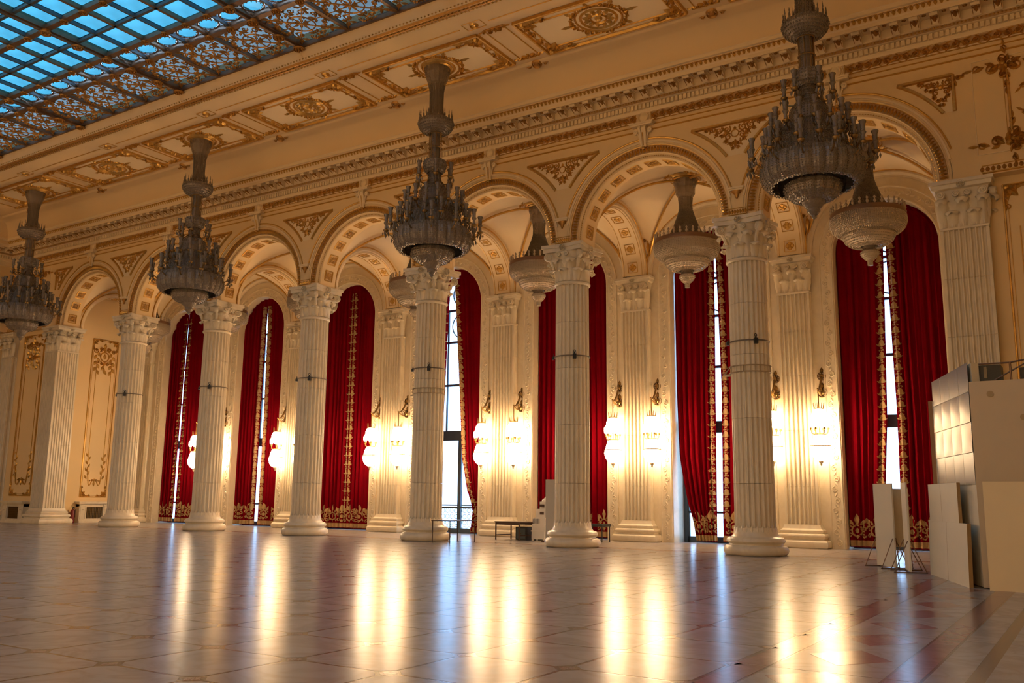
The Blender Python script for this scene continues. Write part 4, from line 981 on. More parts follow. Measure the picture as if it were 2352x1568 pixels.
# wall sconce plates, radiator covers
def radiator(x, y, rz, w, lab):
    t = thing('radiator_cover', lab, 'radiator cover', (x, y, 0), rz)
    m = MB().box(-w, w, -.38, 0, 0, .10).box(-w, -w + .42, -.34, 0, .10, 1.0).box(w - .42, w, -.34, 0, .10, 1.0).box(-w, w, -.30, 0, .85, 1.0).box(-w, w, -.30, -.22, .10, .22); m.obj('body', 'marble', t)
    MB().box(-w - .06, w + .06, -.42, 0, 1.0, 1.06).box(-w - .1, w + .1, -.46, 0, 1.06, 1.13).obj('top_slab', 'marble', t)
    MB().box(-w + .42, w - .42, -.2, -.15, .22, .85).obj('grille_plate', 'grille', t)
    g_ = MB()
    for k in range(int((2 * w - .84) / .09)): g_.box(-w + .45 + k * .09, -w + .47 + k * .09, -.24, -.2, .22, .85)
    for k in range(7): g_.box(-w + .42, w - .42, -.235, -.205, .26 + k * .09, .275 + k * .09)
    g_.obj('grille', 'bronze', t)
    for sx in (-1, 1): MB().merge(flourish(.13, .03), rotz2(None, 0, sx * (w - .21), .68)).rect2(sx * (w - .21) - .14, sx * (w - .21) + .14, .2, .88, .02, .02).xf(WALLF(-.34)).obj('carved_panel', 'marble', t)
radiator(-2.12, -.33, 0, 1.0, 'white marble radiator cover with dark grille left of the left end pier')
radiator(XA, 2.85, pi / 2, .92, 'white marble radiator cover with dark grille on the aisle end wall')

# ================================================================== BIG CHANDELIERS
def strands(m, prof, nseg, per, r, gad=0, amp=0.):
    """beads hung along a profile of (radius, z)"""
    L = [0]
    for a, b in zip(prof, prof[1:]): L.append(L[-1] + sqrt((b[0] - a[0]) ** 2 + (b[1] - a[1]) ** 2))
    for k in range(nseg):
        a = 2 * pi * k / nseg; md = 1 + amp * abs(sin(gad * a / 2)) if gad else 1
        for j in range(per):
            s_ = L[-1] * (j + .5) / per
            for q_ in range(len(prof) - 1):
                if L[q_ + 1] >= s_: break
            t = (s_ - L[q_]) / max(1e-6, L[q_ + 1] - L[q_]); rr = (prof[q_][0] + (prof[q_ + 1][0] - prof[q_][0]) * t) * md; z = prof[q_][1] + (prof[q_ + 1][1] - prof[q_][1]) * t
            m.bead((rr * cos(a), rr * sin(a), z), r, r * 1.25)
def candle_arm(R, z, rise, drop=True):
    m = MB(); m.tube([(R * .35, 0, z + .05), (R * .6, 0, z - .12), (R * .85, 0, z - .10), (R, 0, z + .06)], [.03, .026, .024, .022], 5)
    m.lathe([(.001, 0), (.05, 0), (.10, .06), (.10, .08), (.03, .09)], 8, (R, 0, z + .06))
    return m
def candle_cup(R, z, rise):
    m = MB(); m.lathe([(.02, .09), (.055, .12), (.045, .24), (.085, .32), (.06, .36), (.065, .36 + rise), (.095, .44 + rise), (.09, .46 + rise), (.001, .40 + rise)], 8, (R, 0, z + .06))
    for k in range(5): a = 2 * pi * k / 5; m.bead((R + .1 * cos(a), .1 * sin(a), z + .0), .028, .09)
    m.bead((R, 0, z - .06), .035, .1)
    return m
def gadroon(n, amp): return lambda a, z: 1 + amp * abs(sin(n * a / 2))
def make_big(root):
    H = 16.33
    P = lambda *a: [(r, z - H) for r, z in a]
    MB().lathe(P((.50, 16.33), (.52, 16.28), (.46, 16.24)), 32).obj('ceiling_rim', 'gilt', root, 40)
    MB().lathe(P((.46, 16.26), (.43, 16.05), (.37, 15.85), (.31, 15.7), (.30, 15.62)), 16).obj('canopy', 'crystal', root)
    st = MB().lathe(P((.27, 15.64), (.23, 15.4), (.22, 14.9), (.25, 14.55)), 12); strands(st, P((.28, 15.62), (.24, 15.4), (.23, 14.9), (.26, 14.55)), 24, 24, .02); st.obj('upper_stem', 'crystal', root)
    cr = MB().lathe(P((.22, 14.5), (.40, 14.42), (.56, 14.34), (.60, 14.22), (.55, 14.08), (.42, 13.95), (.22, 13.88)), 36); strands(cr, P((.58, 14.36), (.62, 14.22), (.57, 14.06), (.44, 13.93), (.24, 13.86)), 44, 7, .026); cr.obj('crown_bowl', 'crystal_dark', root)
    sp_ = MB()
    for k in range(18):
        a = 2 * pi * k / 18; c_, s_ = cos(a), sin(a); sp_.lathe([(.03, 0), (.035, .08), (.012, .16), (.02, .2), (.001, .30 + .08 * (k % 2))], 5, (.56 * c_, .56 * s_, 14.34 - H))
        if k % 2: sp_.lathe([(.03, 0), (.03, .1), (.001, .35)], 5, (.32 * c_, .32 * s_, 14.42 - H))
    sp_.obj('crown_spikes', 'crystal', root)
    ls = MB().lathe(P((.20, 13.9), (.17, 13.8), (.165, 12.9)), 10); ls.obj('lower_stem', 'crystal', root)
    rd = MB()
    for k in range(8): a = 2 * pi * k / 8; rd.tube([(.21 * cos(a), .21 * sin(a), 13.88 - H), (.20 * cos(a), .20 * sin(a), 12.85 - H)], .014, 5)
    for z in (13.86, 13.35, 12.9): rd.loop((0, 0, z - H), .22, .02, 20, 5)
    rd.obj('stem_rods', 'bronze', root)
    uc = MB().lathe(P((.20, 12.95), (.34, 12.9), (.38, 12.75), (.34, 12.58), (.24, 12.46)), 24, mod=gadroon(12, .08)); strands(uc, P((.37, 12.9), (.40, 12.74), (.36, 12.56), (.25, 12.44)), 30, 5, .026); uc.obj('upper_cup', 'crystal_dark', root)
    tw = MB().lathe(P((.22, 12.5), (.20, 12.3), (.25, 12.05), (.40, 11.95), (.48, 11.8), (.50, 11.45), (.60, 11.3)), 20); strands(tw, P((.23, 12.44), (.22, 12.25), (.27, 12.03), (.42, 11.93), (.51, 11.78), (.53, 11.45), (.63, 11.28)), 40, 18, .019); tw.obj('tower', 'crystal', root)
    sk = MB().lathe(P((.56, 11.42), (.76, 11.28), (.80, 11.0), (.88, 10.75), (.96, 10.5), (1.05, 10.42)), 36, mod=gadroon(16, .06)); strands(sk, P((.60, 11.42), (.81, 11.26), (.86, 11.0), (.94, 10.75), (1.02, 10.5), (1.10, 10.42)), 72, 15, .022); sk.obj('crystal_skirt', 'crystal', root)
    pr = P((.90, 10.48), (1.12, 10.46), (1.22, 10.30), (1.24, 10.05), (1.18, 9.85), (1.07, 9.72), (.98, 9.70)); mb_ = MB().lathe(pr, 96, mod=gadroon(24, .055)); strands(mb_, [(r + .02, z - .01) for r, z in pr[1:]], 96, 14, .019, 24, .06); mb_.obj('main_bowl', 'crystal_dark', root)
    pr = P((.66, 9.76), (.69, 9.62), (.62, 9.45), (.46, 9.33), (.32, 9.28)); lb = MB().lathe(pr, 64, mod=gadroon(16, .06)); strands(lb, pr, 64, 9, .018, 16, .08); lb.obj('lower_bowl', 'crystal_dark', root)
    MB().lathe(P((.32, 9.33), (.30, 9.25), (.20, 9.12), (.16, 9.08), (.17, 9.02), (.10, 8.93), (.06, 8.92), (.07, 8.86), (.001, 8.80)), 20).obj('finial', 'crystal_dark', root, 40)
    for (n_, R, z, rise, a0) in ((6, .62, 12.12, .12, .2), (16, .98, 11.15, .12, 0), (14, 1.20, 10.62, .10, .2), (12, 1.58, 10.28, .16, .1)):
        am, cm = candle_arm(R, z - H, rise).mesh('candle_arm', 'bronze', 50), candle_cup(R, z - H, rise).mesh('candle_cup', 'crystal', 50)
        for k in range(n_):
            o = inst('candle_arm', am, root, None, (0, 0, a0 + 2 * pi * k / n_)); inst('candle_cup', cm, o)
WHICH_BIG = {0: 'large crystal chandelier hanging at the far left edge above the left end pier', 2: 'large crystal chandelier hanging in front of the second and third arches', 4: 'large crystal chandelier hanging in front of the fourth column', 6: 'largest nearest crystal chandelier hanging at the top right'}
protoB = None
for i in (0, 2, 4, 6):
    t = thing('grand_chandelier', WHICH_BIG[i], 'chandelier', ((i + .5) * S, -4.0, 16.33), 0, 'grand hall chandeliers')
    if protoB is None: make_big(t); protoB = t
    else:
        for ch in list(protoB.children): copy_tree(ch, t)
# ================================================================== AISLE CHANDELIERS
def make_small(root):
    H = 13.20
    zz = lambda y: 13.15 - (y - 415) / 245 * 4.05 - H
    MB().lathe([(.47, .02), (.49, -.03), (.42, -.06)], 28).obj('ceiling_rim', 'gilt', root, 40)
    MB().lathe([(.43, -.04), (.42, -.2), (.36, zz(432)), (.35, zz(447)), (.25, zz(456))], 16).obj('canopy', 'crystal', root)
    nk = MB().lathe([(.25, zz(455)), (.22, zz(470)), (.23, zz(485))], 16); strands(nk, [(.26, zz(455)), (.235, zz(470)), (.245, zz(486))], 28, 9, .02); nk.obj('neck', 'crystal', root)
    pr = [(.22, zz(484)), (.30, zz(500)), (.42, zz(520)), (.58, zz(540)), (.74, zz(550))]
    tn = MB().lathe(pr, 48); strands(tn, [(r + .02, z) for r, z in pr], 72, 22, .022); tn.obj('crystal_tent', 'crystal', root)
    MB().lathe([(.72, zz(549)), (1.08, zz(553)), (1.16, zz(553)), (1.18, zz(557)), (1.16, zz(562)), (1.10, zz(562)), (1.08, zz(560))], 48).obj('rim_ring', 'brown_tube', root, 40)
    cr = MB()
    for k in range(32):
        a = 2 * pi * k / 32; cr.lathe([(.03, 0), (.05, .06), (.02, .12), (.045, .17), (.001, .24)], 5, (1.13 * cos(a), 1.13 * sin(a), zz(552)))
    cr.obj('rim_crystals', 'crystal_lit', root)
    pr = [(1.15, zz(562)), (1.17, zz(573)), (1.11, zz(585)), (.97, zz(593)), (.80, zz(595))]
    b1 = MB().lathe(pr, 64); strands(b1, [(r + .01, z - .01) for r, z in pr], 110, 13, .024); b1.obj('bowl', 'crystal_lit', root)
    pr = [(.80, zz(590)), (.80, zz(601)), (.71, zz(611)), (.54, zz(618)), (.36, zz(620)), (.26, zz(621))]
    b2 = MB().lathe(pr, 48); strands(b2, [(r + .01, z - .01) for r, z in pr], 72, 9, .022); b2.obj('lower_bowl', 'crystal_lit', root)
    MB().lathe([(.24, zz(619)), (.21, zz(626)), (.24, zz(632))], 20).obj('waist', 'crystal', root)
    pr = [(.27, zz(631)), (.28, zz(636)), (.18, zz(645)), (.09, zz(649)), (.085, zz(659)), (.001, zz(660))]
    b3 = MB().lathe(pr, 20); strands(b3, pr[:4], 26, 6, .02); b3.obj('finial_drop', 'crystal_lit', root)
protoS = None
for i in range(NB):
    t = thing('aisle_chandelier', 'bowl-shaped crystal chandelier under the aisle vault ' + BAY[i], 'chandelier', ((i + .5) * S, 2.87, 13.20), 0, 'aisle chandeliers')
    if protoS is None: make_small(t); protoS = t
    else:
        for ch in list(protoS.children): copy_tree(ch, t)

# ================================================================== SCONCES
def make_sconce(root):
    """origin on the wall, lamp hangs 0.62 in front (y = -0.62)"""
    r_ = rosette(.16, .10, 8); r_.leaf(0, .1, pi / 2, .22, .14, .08)
    MB().merge(r_, lambda p: (p[0], -p[2], 5.95 + p[1])).merge(r_, lambda p: (p[0] * 1.15, -p[2], 5.37 + p[1] * 1.15)).obj('wall_rosette', 'bronze', root)
    a = MB().tube([(0, -.05, 5.95), (0, -.16, 5.85), (0, -.25, 5.65), (0, -.42, 5.46), (0, -.60, 5.40), (0, -.66, 5.44)], [.03, .035, .04, .035, .03, .03], 6)
    a.tube([(0, -.05, 5.36), (0, -.25, 5.26), (0, -.45, 5.30), (0, -.60, 5.38)], .03, 6); t = MB().spiral(0, 0, .14, 1.5, 0, 1, .05, .02); a.merge(t, lambda p: (p[2], -.30 + p[0], 5.42 + p[1])).merge(t, lambda p: (-p[2], -.30 + p[0], 5.42 + p[1]))
    a.ball((0, -.05, 5.38), .10, 8, 5).ball((0, -.05, 5.96), .08, 8, 5).obj('arm', 'bronze', root)
    c = (0, -.62)
    MB().tube([(0, c[1], 5.42), (0, c[1], 4.66)], .022, 6).obj('rod', 'bronze', root)
    cr = MB().loop((0, c[1], 4.74), .16, .02, 16, 5)
    for k in range(8): q_ = 2 * pi * k / 8; cr.tube([(.16 * cos(q_), c[1] + .16 * sin(q_), 4.74), (.19 * cos(q_), c[1] + .19 * sin(q_), 4.95)], [.018, .006], 4)
    cr.obj('crown', 'bronze', root)
    MB().lathe([(.06, 4.74), (.18, 4.70), (.25, 4.56), (.26, 4.35), (.20, 4.2), (.06, 4.14)], 14, (0, c[1], 0)).obj('upper_glass', 'lamp_glow', root, 60)
    rg = MB().loop((0, c[1], 3.86), .20, .022, 16, 5).loop((0, c[1], 3.47), .335, .02, 24, 5)
    for k in range(6):
        q_ = 2 * pi * k / 6 + .3; rg.tube([(.16 * cos(q_), c[1] + .16 * sin(q_), 3.86), (.26 * cos(q_), c[1] + .26 * sin(q_), 3.90), (.28 * cos(q_), c[1] + .28 * sin(q_), 4.05)], .016, 5); rg.lathe([(.02, 0), (.05, .03), (.045, .1)], 6, (.28 * cos(q_), c[1] + .28 * sin(q_), 4.0))
    rg.tube([(0, c[1], 3.86), (0, c[1], 4.15)], .025, 6); rg.obj('candle_ring', 'bronze', root)
    cl_me = MB().lathe([(.04, 0), (.075, .08), (.075, .22), (.001, .34)], 8).mesh('candle_lamp', 'lamp_glow', 60)
    for k in range(6): q_ = 2 * pi * k / 6 + .3; inst('candle_lamp', cl_me, root, (.28 * cos(q_), c[1] + .28 * sin(q_), 4.1))
    MB().lathe([(.19, 3.84), (.25, 3.68), (.30, 3.5)], 16, (0, c[1], 0)).obj('neck_glass', 'lamp_glow', root, 60)
    MB().lathe([(.32, 3.45), (.345, 3.35), (.30, 3.17), (.20, 3.03), (.10, 2.97)], 18, (0, c[1], 0)).obj('lower_bowl', 'lamp_glow', root, 60)
    MB().lathe([(.09, 2.98), (.07, 2.90), (.03, 2.86), (.04, 2.82), (.001, 2.78)], 10, (0, c[1], 0)).obj('finial', 'crystal_lit', root, 60)
protoL = None
for i in range(1, NB):
    for sx in (-1, 1):
        t = thing('wall_sconce', 'lit bronze and glass sconce %s the pilaster behind the %s column from the left' % ('left of' if sx < 0 else 'right of', ORD[i - 1]), 'sconce', (i * S + sx * .82, YB, 0), 0, 'lit wall sconces')
        if protoL is None: make_sconce(t); protoL = t
        else:
            for ch in list(protoL.children): copy_tree(ch, t)

# ================================================================== CURTAINS
YC = 5.78
def curtain(i, side, inner, outer, nf):
    """inner / outer edge as [(x in bays, z)]"""
    xc = (i + .5) * S; sgn = -1 if side == 'left' else 1
    lab = '%s red velvet curtain, window %s' % (side, BAY[i])
    t = thing('curtain', lab, 'curtain', (xc, YC, 0), 0, 'red velvet curtains')
    ph = random.random() * 6
    Z0, Z1 = .07, ZW + RW + .04
    fin = lambda z: lerp_list(inner, z) * S - xc
    fout_raw = lambda z: (lerp_list(outer, z) * S - xc)
    def fout(z):
        lim = sqrt(max(0.0004, (RW + .05) ** 2 - (z - ZW) ** 2)) if z > ZW else RW + .05
        o = fout_raw(z); return max(-lim, min(lim, o))
    def fin2(z):
        lim = sqrt(max(0.0004, (RW + .05) ** 2 - (z - ZW) ** 2)) if z > ZW else RW + .05
        return max(-lim, min(lim, fin(z)))
    rnd = [random.uniform(-.5, .5) for _ in range(12)]
    def P(u, z, off=0.):                           # u: 0 at the inner edge, 1 at the outer edge
        a, b = fin2(z), fout(z); x = a + (b - a) * u
        A, B = fin(z), fout_raw(z); uu = (x - A) / (B - A)
        q_ = uu * nf * 2 * pi + ph + .8 * sin(uu * 9 + rnd[0] * 6) + .05 * z * rnd[1]
        amp = .075 * (.75 + .25 * sin(uu * 14 + rnd[2] * 9))
        y = amp * sin(q_) + .02 * sin(2.3 * q_ + 1)
        return (x, y - off, z)
    nu, nz = nf * 9, 26
    m = MB(); zs = [Z0 + (ZW - Z0) * j / 22 for j in range(22)] + [ZW + (Z1 - ZW) * sin(pi / 2 * j / 16) for j in range(17)]; nz = len(zs) - 1
    m.add([P(k / nu, z) for z in zs for k in range(nu + 1)], [(j * (nu + 1) + k, j * (nu + 1) + k + 1, (j + 1) * (nu + 1) + k + 1, (j + 1) * (nu + 1) + k) for j in range(nz) for k in range(nu)])
    m.obj('drape', 'velvet', t, 80)
    def width(z): return abs(fout(z) - fin2(z)) + 1e-6
    e = MB()                                        # embroidered border along the inner edge
    z = .9; k = 0; Q = .74
    while z < ZW + 1.2:
        mo_ = MB(); mo_.dome(.0, .13, .115, 0, 12); mo_.leaf(.0, .12, pi / 2, .24, .2, .0); mo_.leaf(-.04, .02, pi / 2 + .9, .16, .07, 0); mo_.leaf(.04, .02, pi / 2 - .9, .16, .07, 0); mo_.spiral(-.06, .40, .055, 1.1, 0, 1, .03, 0, 9); mo_.spiral(.06, .40, .055, 1.1, pi, -1, .03, 0, 9); mo_.leaf(0, .36, pi / 2 + .3, .14, .05, 0); mo_.leaf(0, .48, pi / 2 - .5, .12, .06, 0); mo_.leaf(0, .48, pi / 2 + .6, .1, .05, 0); mo_.dome(0, .54, .035, 0, 6)
        e.merge(mo_, lambda p: P(min(1, max(0, (.15 + p[0] * .95)) / width(z + p[1] * Q)), z + p[1] * Q, .02)); z += .58 * Q; k += 1
    e.obj('embroidered_border', 'embroidery', t)
    W0 = width(.5); n_ = max(2, int(round(W0 / .72)))
    for k in range(n_):
        u0 = (k + .5) / n_ * W0; mo_ = MB()
        mo_.ring2(0, 0, .14, .19, 0, 16); mo_.leaf(0, .16, pi / 2, .34, .2, 0); mo_.leaf(0, -.12, -pi / 2, .12, .12, 0); mo_.dome(0, 0, .08, 0, 8)
        for sx in (-1, 1): mo_.spiral(sx * .22, .06, .1, 1.3, 0, sx, .05, 0, 10); mo_.spiral(sx * .22, -.14, .08, 1.2, pi, -sx, .045, 0, 10); mo_.leaf(sx * .1, .16, pi / 2 - sx * .8, .26, .1, 0); mo_.leaf(sx * .2, .1, pi / 2 - sx * .4, .3, .09, 0)
        MB().merge(mo_, lambda p: P(min(1, max(0, u0 + p[0]) / W0), .62 + p[1] * 1.15, .02)).obj('hem_motif', 'embroidery', t)
    b_ = MB(); b_.add([P(k / nu, z_, .012) for z_ in (.10, .30) for k in range(nu + 1)], [(k, k + 1, nu + 1 + k + 1, nu + 1 + k) for k in range(nu)]); b_.obj('hem_band', 'embroidery', t, 80)
    return t
O = lambda i, s_: [(i + .5 + s_ * 1.80 / S, 0), (i + .5 + s_ * 1.80 / S, 12.1)]
curtain(0, 'left', [(.418, .1), (.420, 3.6), (.432, 8), (.45, 12)], O(0, -1), 6); curtain(0, 'right', [(.458, .1), (.456, 3.6), (.454, 8), (.464, 12)], O(0, 1), 7)
curtain(1, 'left', [(1.468, .1), (1.470, 5.6), (1.482, 10.6), (1.492, 12)], O(1, -1), 6); curtain(1, 'right', [(1.516, .1), (1.520, 5.6), (1.505, 10.6), (1.496, 12)], O(1, 1), 7)
curtain(2, 'left', [(2.503, 0), (2.503, 12)], O(2, -1), 7); curtain(2, 'right', [(2.485, 0), (2.487, 12)], O(2, 1), 7)
curtain(3, 'left', [(3.33, .2), (3.31, 1.15), (3.36, 1.8), (3.396, 3.3), (3.411, 5.15), (3.432, 9.2), (3.449, 11.6), (3.46, 12)], O(3, -1), 6)
curtain(3, 'right', [(3.674, .2), (3.696, 1.15), (3.642, 1.82), (3.586, 3.35), (3.54, 7.3), (3.481, 11.6), (3.475, 12)], O(3, 1), 6)
curtain(4, 'left', [(4.47, 0), (4.48, 6), (4.49, 12)], O(4, -1), 7); curtain(4, 'right', [(4.52, 0), (4.515, 6), (4.50, 12)], O(4, 1), 7)
curtain(5, 'left', [(5.466, .2), (5.479, 5.66), (5.490, 9.4), (5.492, 12)], [(5.338, 0), (5.314, .9), (5.282, 1.55), (5.238, 3.2), (5.227, 5.7), (5.226, 10.3), (5.226, 12.1)], 7); curtain(5, 'right', [(5.502, .2), (5.517, 5.65), (5.508, 9.4), (5.495, 12)], O(5, 1), 7)
curtain(6, 'left', [(6.412, .1), (6.426, 2.2), (6.454, 4.4), (6.463, 6.1), (6.478, 9.), (6.49, 12)], O(6, -1), 6); curtain(6, 'right', [(6.496, .1), (6.496, 2.2), (6.503, 4.4), (6.500, 6.1), (6.497, 9.), (6.493, 12)], O(6, 1), 8)

# ================================================================== FURNITURE AND CLUTTER
def table(loc, hx, hy, h, th, leg, rz, lab, mat, name='folding_table', apron=0.):
    t = thing(name, lab, 'table', loc, rz)
    MB().box(-hx, hx, -hy, hy, h - th, h).obj('table_top', mat, t)
    for sx in (-1, 1):
        for sy in (-1, 1):
            x, y = sx * (hx - .04), sy * (hy - .04); MB().tube([(x, y, 0), (x, y, h - th)], leg, 6).obj('leg', mat, t)
    if apron:
        for sy in (-1, 1): MB().box(-hx + .05, hx - .05, sy * (hy - .06) - .012, sy * (hy - .06) + .012, h - th - apron, h - th).obj('apron', mat, t)
        for sx in (-1, 1): MB().box(sx * (hx - .06) - .012, sx * (hx - .06) + .012, -hy + .05, hy - .05, .16, .20).obj('stretcher', mat, t)
    return t
table((26.62, -.31, 0), .44, .75, .78, .028, .018, -.05, 'thin-legged brown table in front of the fourth column', 'dark_wood')
table((27.22, 2.85, 0), .62, .50, .70, .05, .03, -.12, 'dark wooden table beside the white scale model', 'dark_wood', 'wooden_table', .08)
t = thing('equipment_case', 'black equipment case under the dark table', 'case', (27.52, 3.0, 0)); MB().box(-.24, .24, -.2, .2, .0, .5).obj('case_body', 'black_case', t); MB().box(-.2, .2, -.215, -.2, .06, .44).obj('case_door', 'frame_grey', t); MB().box(-.03, .03, -.235, -.215, .22, .28).obj('latch', 'steel', t)
t = thing('scale_model', 'white stepped scale model of a building on white plinth beside the fifth column', 'model', (28.38, 2.98, 0), -.12)
MB().box(-.34, .28, -.24, .24, .06, .36).box(-.36, .3, -.26, .26, .34, .38).obj('plinth', 'white_model', t)
for x in (-.3, -.1, .22): MB().box(x - .04, x + .04, -.2, .2, 0, .06).obj('foot', 'white_model', t)
MB().box(-.33, .28, -.22, .22, .38, .62).box(-.27, .28, -.2, .2, .62, .86).obj('lower_storeys', 'white_model', t); MB().box(-.18, .28, -.18, .18, .86, 1.18).obj('middle_storeys', 'white_model', t)
MB().box(-.02, .28, -.15, .15, 1.18, 1.46).obj('tower_block', 'white_model', t); MB().lathe([(.13, 1.46), (.12, 1.52), (.06, 1.57), (.02, 1.6), (.001, 1.66)], 12, (.12, 0, 0)).obj('roof_cap', 'white_model', t, 40)
for k in range(5): MB().box(-.30 + k * .07, -.27 + k * .07, -.226, -.2, .64, .82).obj('model_column', 'grey_board', t)
for z in (.98, 1.26): MB().box(.02, .2, -.20, -.15, z, z + .1).obj('model_window', 'dark_wood', t)
t = thing('display_board', 'tall grey board standing behind the fifth column', 'board', (29.20, 2.40, 0), -.12); MB().box(-.36, .36, -.02, .02, .1, 2.29).obj('panel', 'grey_board', t); MB().box(-.38, .38, -.24, .2, 0, .05).box(-.34, -.28, -.02, .02, .05, .12).box(.28, .34, -.02, .02, .05, .12).obj('stand_foot', 'dark_wood', t)
table((30.32, 3.75, 0), .40, .35, .66, .09, .022, 0, 'small dark table to the right of the fifth column base', 'black_case', 'side_table')
t = thing('stool', 'dark stool half hidden behind the fifth column base', 'stool', (29.92, 3.05, 0)); MB().lathe([(.001, .62), (.2, .62), (.22, .66), (.2, .72), (.001, .74)], 16).obj('seat', 'black_case', t, 40)
for k in range(4): a = pi / 4 + k * pi / 2; MB().tube([(.2 * cos(a), .2 * sin(a), 0), (.14 * cos(a), .14 * sin(a), .63)], .016, 5).obj('leg', 'brown_tube', t)
t = thing('fire_extinguisher', 'dark red extinguisher standing beside the aisle radiator cover', 'extinguisher', (XA + .25, 1.62, 0)); MB().lathe([(.001, 0), (.11, 0), (.12, .03), (.12, .62), (.09, .70), (.04, .73)], 16).obj('cylinder', 'red_paint', t, 40); MB().tube([(0, 0, .72), (0, 0, .82)], .03, 8).box(-.02, .13, -.02, .02, .80, .84).obj('valve', 'black_case', t); MB().tube([(.05, .03, .8), (.14, .05, .7), (.14, .06, .3)], .014, 5).obj('hose', 'black_case', t)

# partition boards on wire feet
def stand_board(loc, rz, hw, h, lab, mat, zb=.03):
    t = thing('partition_board', lab, 'board', loc, rz)
    MB().box(-hw, hw, -.018, .018, zb, h).obj('panel', mat, t)
    for sx in (-1, 1):
        x = sx * (hw - .05); m = MB().tube([(x, -.34, .02), (x, -.03, .72)], .011, 5).tube([(x, .34, .02), (x, .03, .72)], .011, 5).tube([(x, -.36, .014), (x, .36, .014)], .014, 5); m.obj('wire_foot', 'brown_tube', t)
    return t
def ang(p, q_): return atan2(q_[1] - p[1], q_[0] - p[0])
A_, B_ = (41.52, -2.42), (42.10, -3.22)
stand_board(((A_[0] + B_[0]) / 2, (A_[1] + B_[1]) / 2, 0), ang(A_, B_), .50, 2.05, 'leftmost white partition board on wire feet in front of the right window', 'white_board')
A_, B_ = (41.95, -2.10), (42.30, -1.30); stand_board((42.16, -2.62, 0), radians(20), .20, 1.93, 'cream partition board between the two white ones', 'cream_board', .5)
A_, B_ = (42.43, -3.60), (42.62, -4.42); stand_board((42.50, -3.95, 0), radians(-74), .46, 2.05, 'rightmost partition board seen almost edge-on', 'white_board')

# kiosk at the right edge
K0, K1, K2, K3 = (43.30, -4.35), (44.42, -7.42), (48.1, -7.6), (48.1, -4.35)
t = thing('kiosk', 'white box-shaped kiosk with steel clad side at the right edge', 'kiosk', (0, 0, 0))
def quadbox(p, q_, z0, z1, th, off=0.):
    d = Vector((q_[0] - p[0], q_[1] - p[1])).normalized(); nrm = Vector((d.y, -d.x))
    a = Vector(p) + nrm * off; b = Vector(q_) + nrm * off
    return MB().prism([(a.x, a.y), (b.x, b.y), (b.x - nrm.x * th, b.y - nrm.y * th), (a.x - nrm.x * th, a.y - nrm.y * th)][::-1], z0, z1)
MB().prism([K0, K1, K2, K3], .02, 3.90).obj('body', 'white_board', t)
quadbox(K1, K2, .02, 3.95, .03, .03).obj('front_panel', 'tan_board', t)
sd = lambda f_: (K0[0] + (K1[0] - K0[0]) * f_, K0[1] + (K1[1] - K0[1]) * f_)
d_ = Vector((K1[0] - K0[0], K1[1] - K0[1])).normalized(); nS = Vector((d_.y, -d_.x))
if nS.x > 0: nS = -nS
for z0, z1, tl in ((3.77, 4.34, .0), (3.17, 3.76, .02), (2.58, 3.16, .02), (1.95, 2.57, .0)):
    for k in range(4):
        a, b = sd(.04 + k * .24), sd(.04 + (k + 1) * .24 - .004); m = MB(); n_ = 6; vs = []
        for j in range(n_ + 1):
            for l in range(n_ + 1):
                u, v = j / n_, l / n_; bul = (.014 if tl else .003) * sin(pi * u) * sin(pi * v) + tl * (1 - v) * .6
                vs.append((a[0] + (b[0] - a[0]) * u + nS.x * (.012 + bul), a[1] + (b[1] - a[1]) * u + nS.y * (.012 + bul), z0 + (z1 - z0) * v))
        m.add(vs, [(j * (n_ + 1) + l, (j + 1) * (n_ + 1) + l, (j + 1) * (n_ + 1) + l + 1, j * (n_ + 1) + l + 1) for j in range(n_) for l in range(n_)]); m.obj('steel_panel', 'steel', t, 60)
a = sd(-.03); MB().box(a[0] - .06, a[0] + .04, a[1] - .05, a[1] + .05, 0, 3.92).obj('corner_post', 'brown_tube', t)
MB().prism([(a_[0] + .06, a_[1]) for a_ in (sd(0), sd(1))] + [(44.6, -7.3), (43.6, -4.35)], 3.88, 4.33).obj('upper_cladding', 'white_board', t)
for x, z in ((44.78, 3.69), (45.32, 3.22), (46.3, 3.3), (46.9, 3.7)): MB().lathe([(.001, 0), (.055, 0), (.06, .01), (.001, .012)], 14).xf(lambda p: (x + p[0], -7.46 - (x - 44.42) * .049 - p[2], z + p[1])).obj('fixing_cap', 'brown_disc', t)
e = thing('equipment_rack', 'black stage equipment on top of the white kiosk', 'equipment', (45.6, -6.9, 3.95))
MB().box(-1.05, -.62, -.35, .2, 0, .34).obj('speaker_case', 'black_case', e); MB().box(-.30, 1.4, -.3, .3, 0, .26).obj('amplifier_case', 'black_case', e); MB().box(-.92, -.86, -.37, -.35, .08, .3).obj('handle', 'steel', e)
MB().tube([(-1.0, -.38, .36), (-.45, -.38, .36), (-.12, -.38, .41), (2.3, -.38, .41)], .018, 6).tube([(-.45, -.38, 0), (-.45, -.38, .36)], .02, 6).tube([(-.12, -.38, 0), (-.12, -.38, .41)], .02, 6).tube([(-.75, -.38, .02), (-.1, -.38, .38)], .015, 6).obj('rail', 'brown_tube', e)
MB().box(.05, .35, -.42, -.32, .0, .2).obj('junction_box', 'grey_board', e)
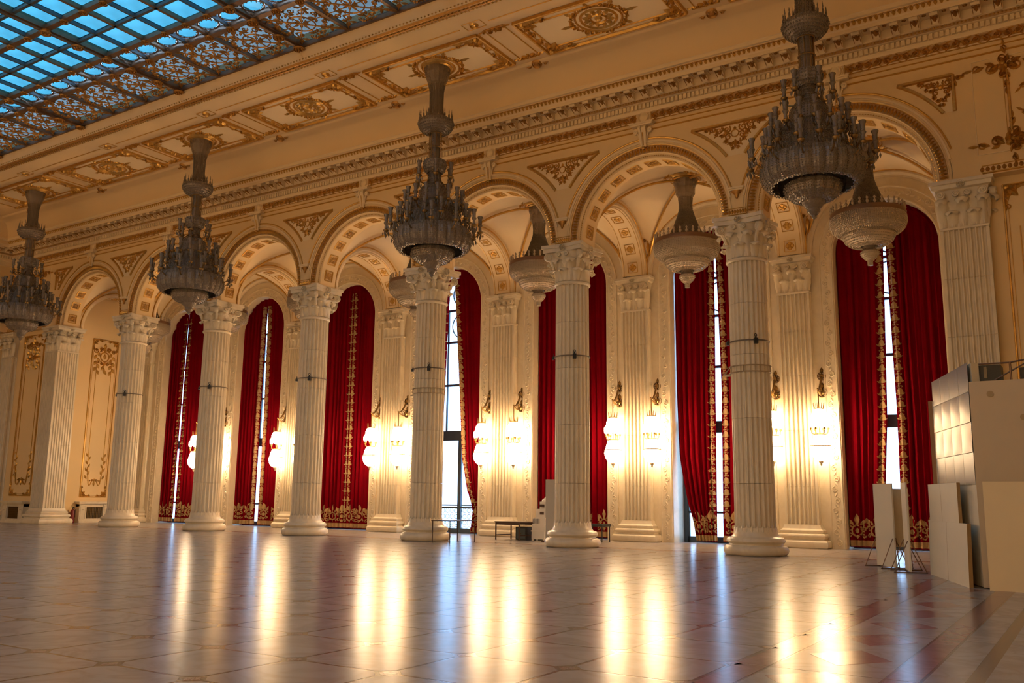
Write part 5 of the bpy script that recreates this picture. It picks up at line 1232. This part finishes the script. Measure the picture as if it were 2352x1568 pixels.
# boards leaning against the kiosk
def lean_board(p, q_, z0, z1, th, off, lab, mat, lean=.06, name='loose_board'):
    d = Vector((q_[0] - p[0], q_[1] - p[1])); L = d.length; d.normalize(); nr = Vector((d.y, -d.x))
    if nr.x * -1 < 0 and abs(nr.x) > abs(nr.y): nr = -nr
    if abs(nr.y) >= abs(nr.x) and nr.y > 0: nr = -nr
    o = thing(name, lab, 'board', (p[0] + nr.x * off, p[1] + nr.y * off, z0), atan2(d.y, d.x))
    s_ = 1 if Vector((-d.y, d.x)).dot(nr) > 0 else -1
    h = z1 - z0
    vs = [(0, 0, 0), (L, 0, 0), (L, s_ * th, 0), (0, s_ * th, 0)]; vs += [(x, y - s_ * lean, h) for x, y, z in vs]
    MB().add(vs, [(0, 1, 2, 3), (4, 5, 6, 7), (0, 1, 5, 4), (2, 3, 7, 6), (0, 3, 7, 4)]).obj('board_face', mat, o)
    MB().add([(L, -s_ * .012, 0), (L + .012, -s_ * .012, 0), (L + .012, s_ * th, 0), (L, s_ * th, 0), (L, -s_ * (.012 + lean), h), (L + .012, -s_ * (.012 + lean), h), (L + .012, s_ * (th - lean), h), (L, s_ * (th - lean), h)], [(0, 1, 2, 3), (4, 5, 6, 7), (0, 1, 5, 4), (1, 2, 6, 5), (2, 3, 7, 6)]).obj('board_edge', 'board_edge', o)
    return o
lean_board(sd(.0), sd(.36), 1.20, 2.0, .05, .16, 'small white board on top of the lower boards, nearer the window', 'white_board', .0)
lean_board(sd(.365), sd(.80), 1.20, 2.0, .05, .16, 'small white board with brown edge on top of the lower boards, nearer the camera', 'white_board', .0)
lean_board(sd(-.02), sd(.49), 0, 1.2, .06, .20, 'low white board on the floor against the kiosk side, nearer the window', 'white_board', .03)
lean_board(sd(.495), sd(1.0), 0, 1.2, .06, .20, 'low white board on the floor against the kiosk side, nearer the camera', 'white_board', .03)
lean_board((44.56, -7.80), (48.0, -8.02), 0, 2.0, .05, .0, 'large yellowish board leaning on the front of the kiosk', 'cream_board', .05)
t = bpy.data.objects['window_4']; g_ = MB()
for k in range(14):
    for j in range(4): g_.loop((-1.6 + .245 * k, 0, .18 + .27 * j), .10, .014, 12, 4, 'y')
g_.box(-1.8, 1.8, -.03, .03, 1.2, 1.26).box(-1.8, 1.8, -.02, .02, 0, .05).obj('balcony_grille', 'grey_board', t, None, (0, 7.0, 0))
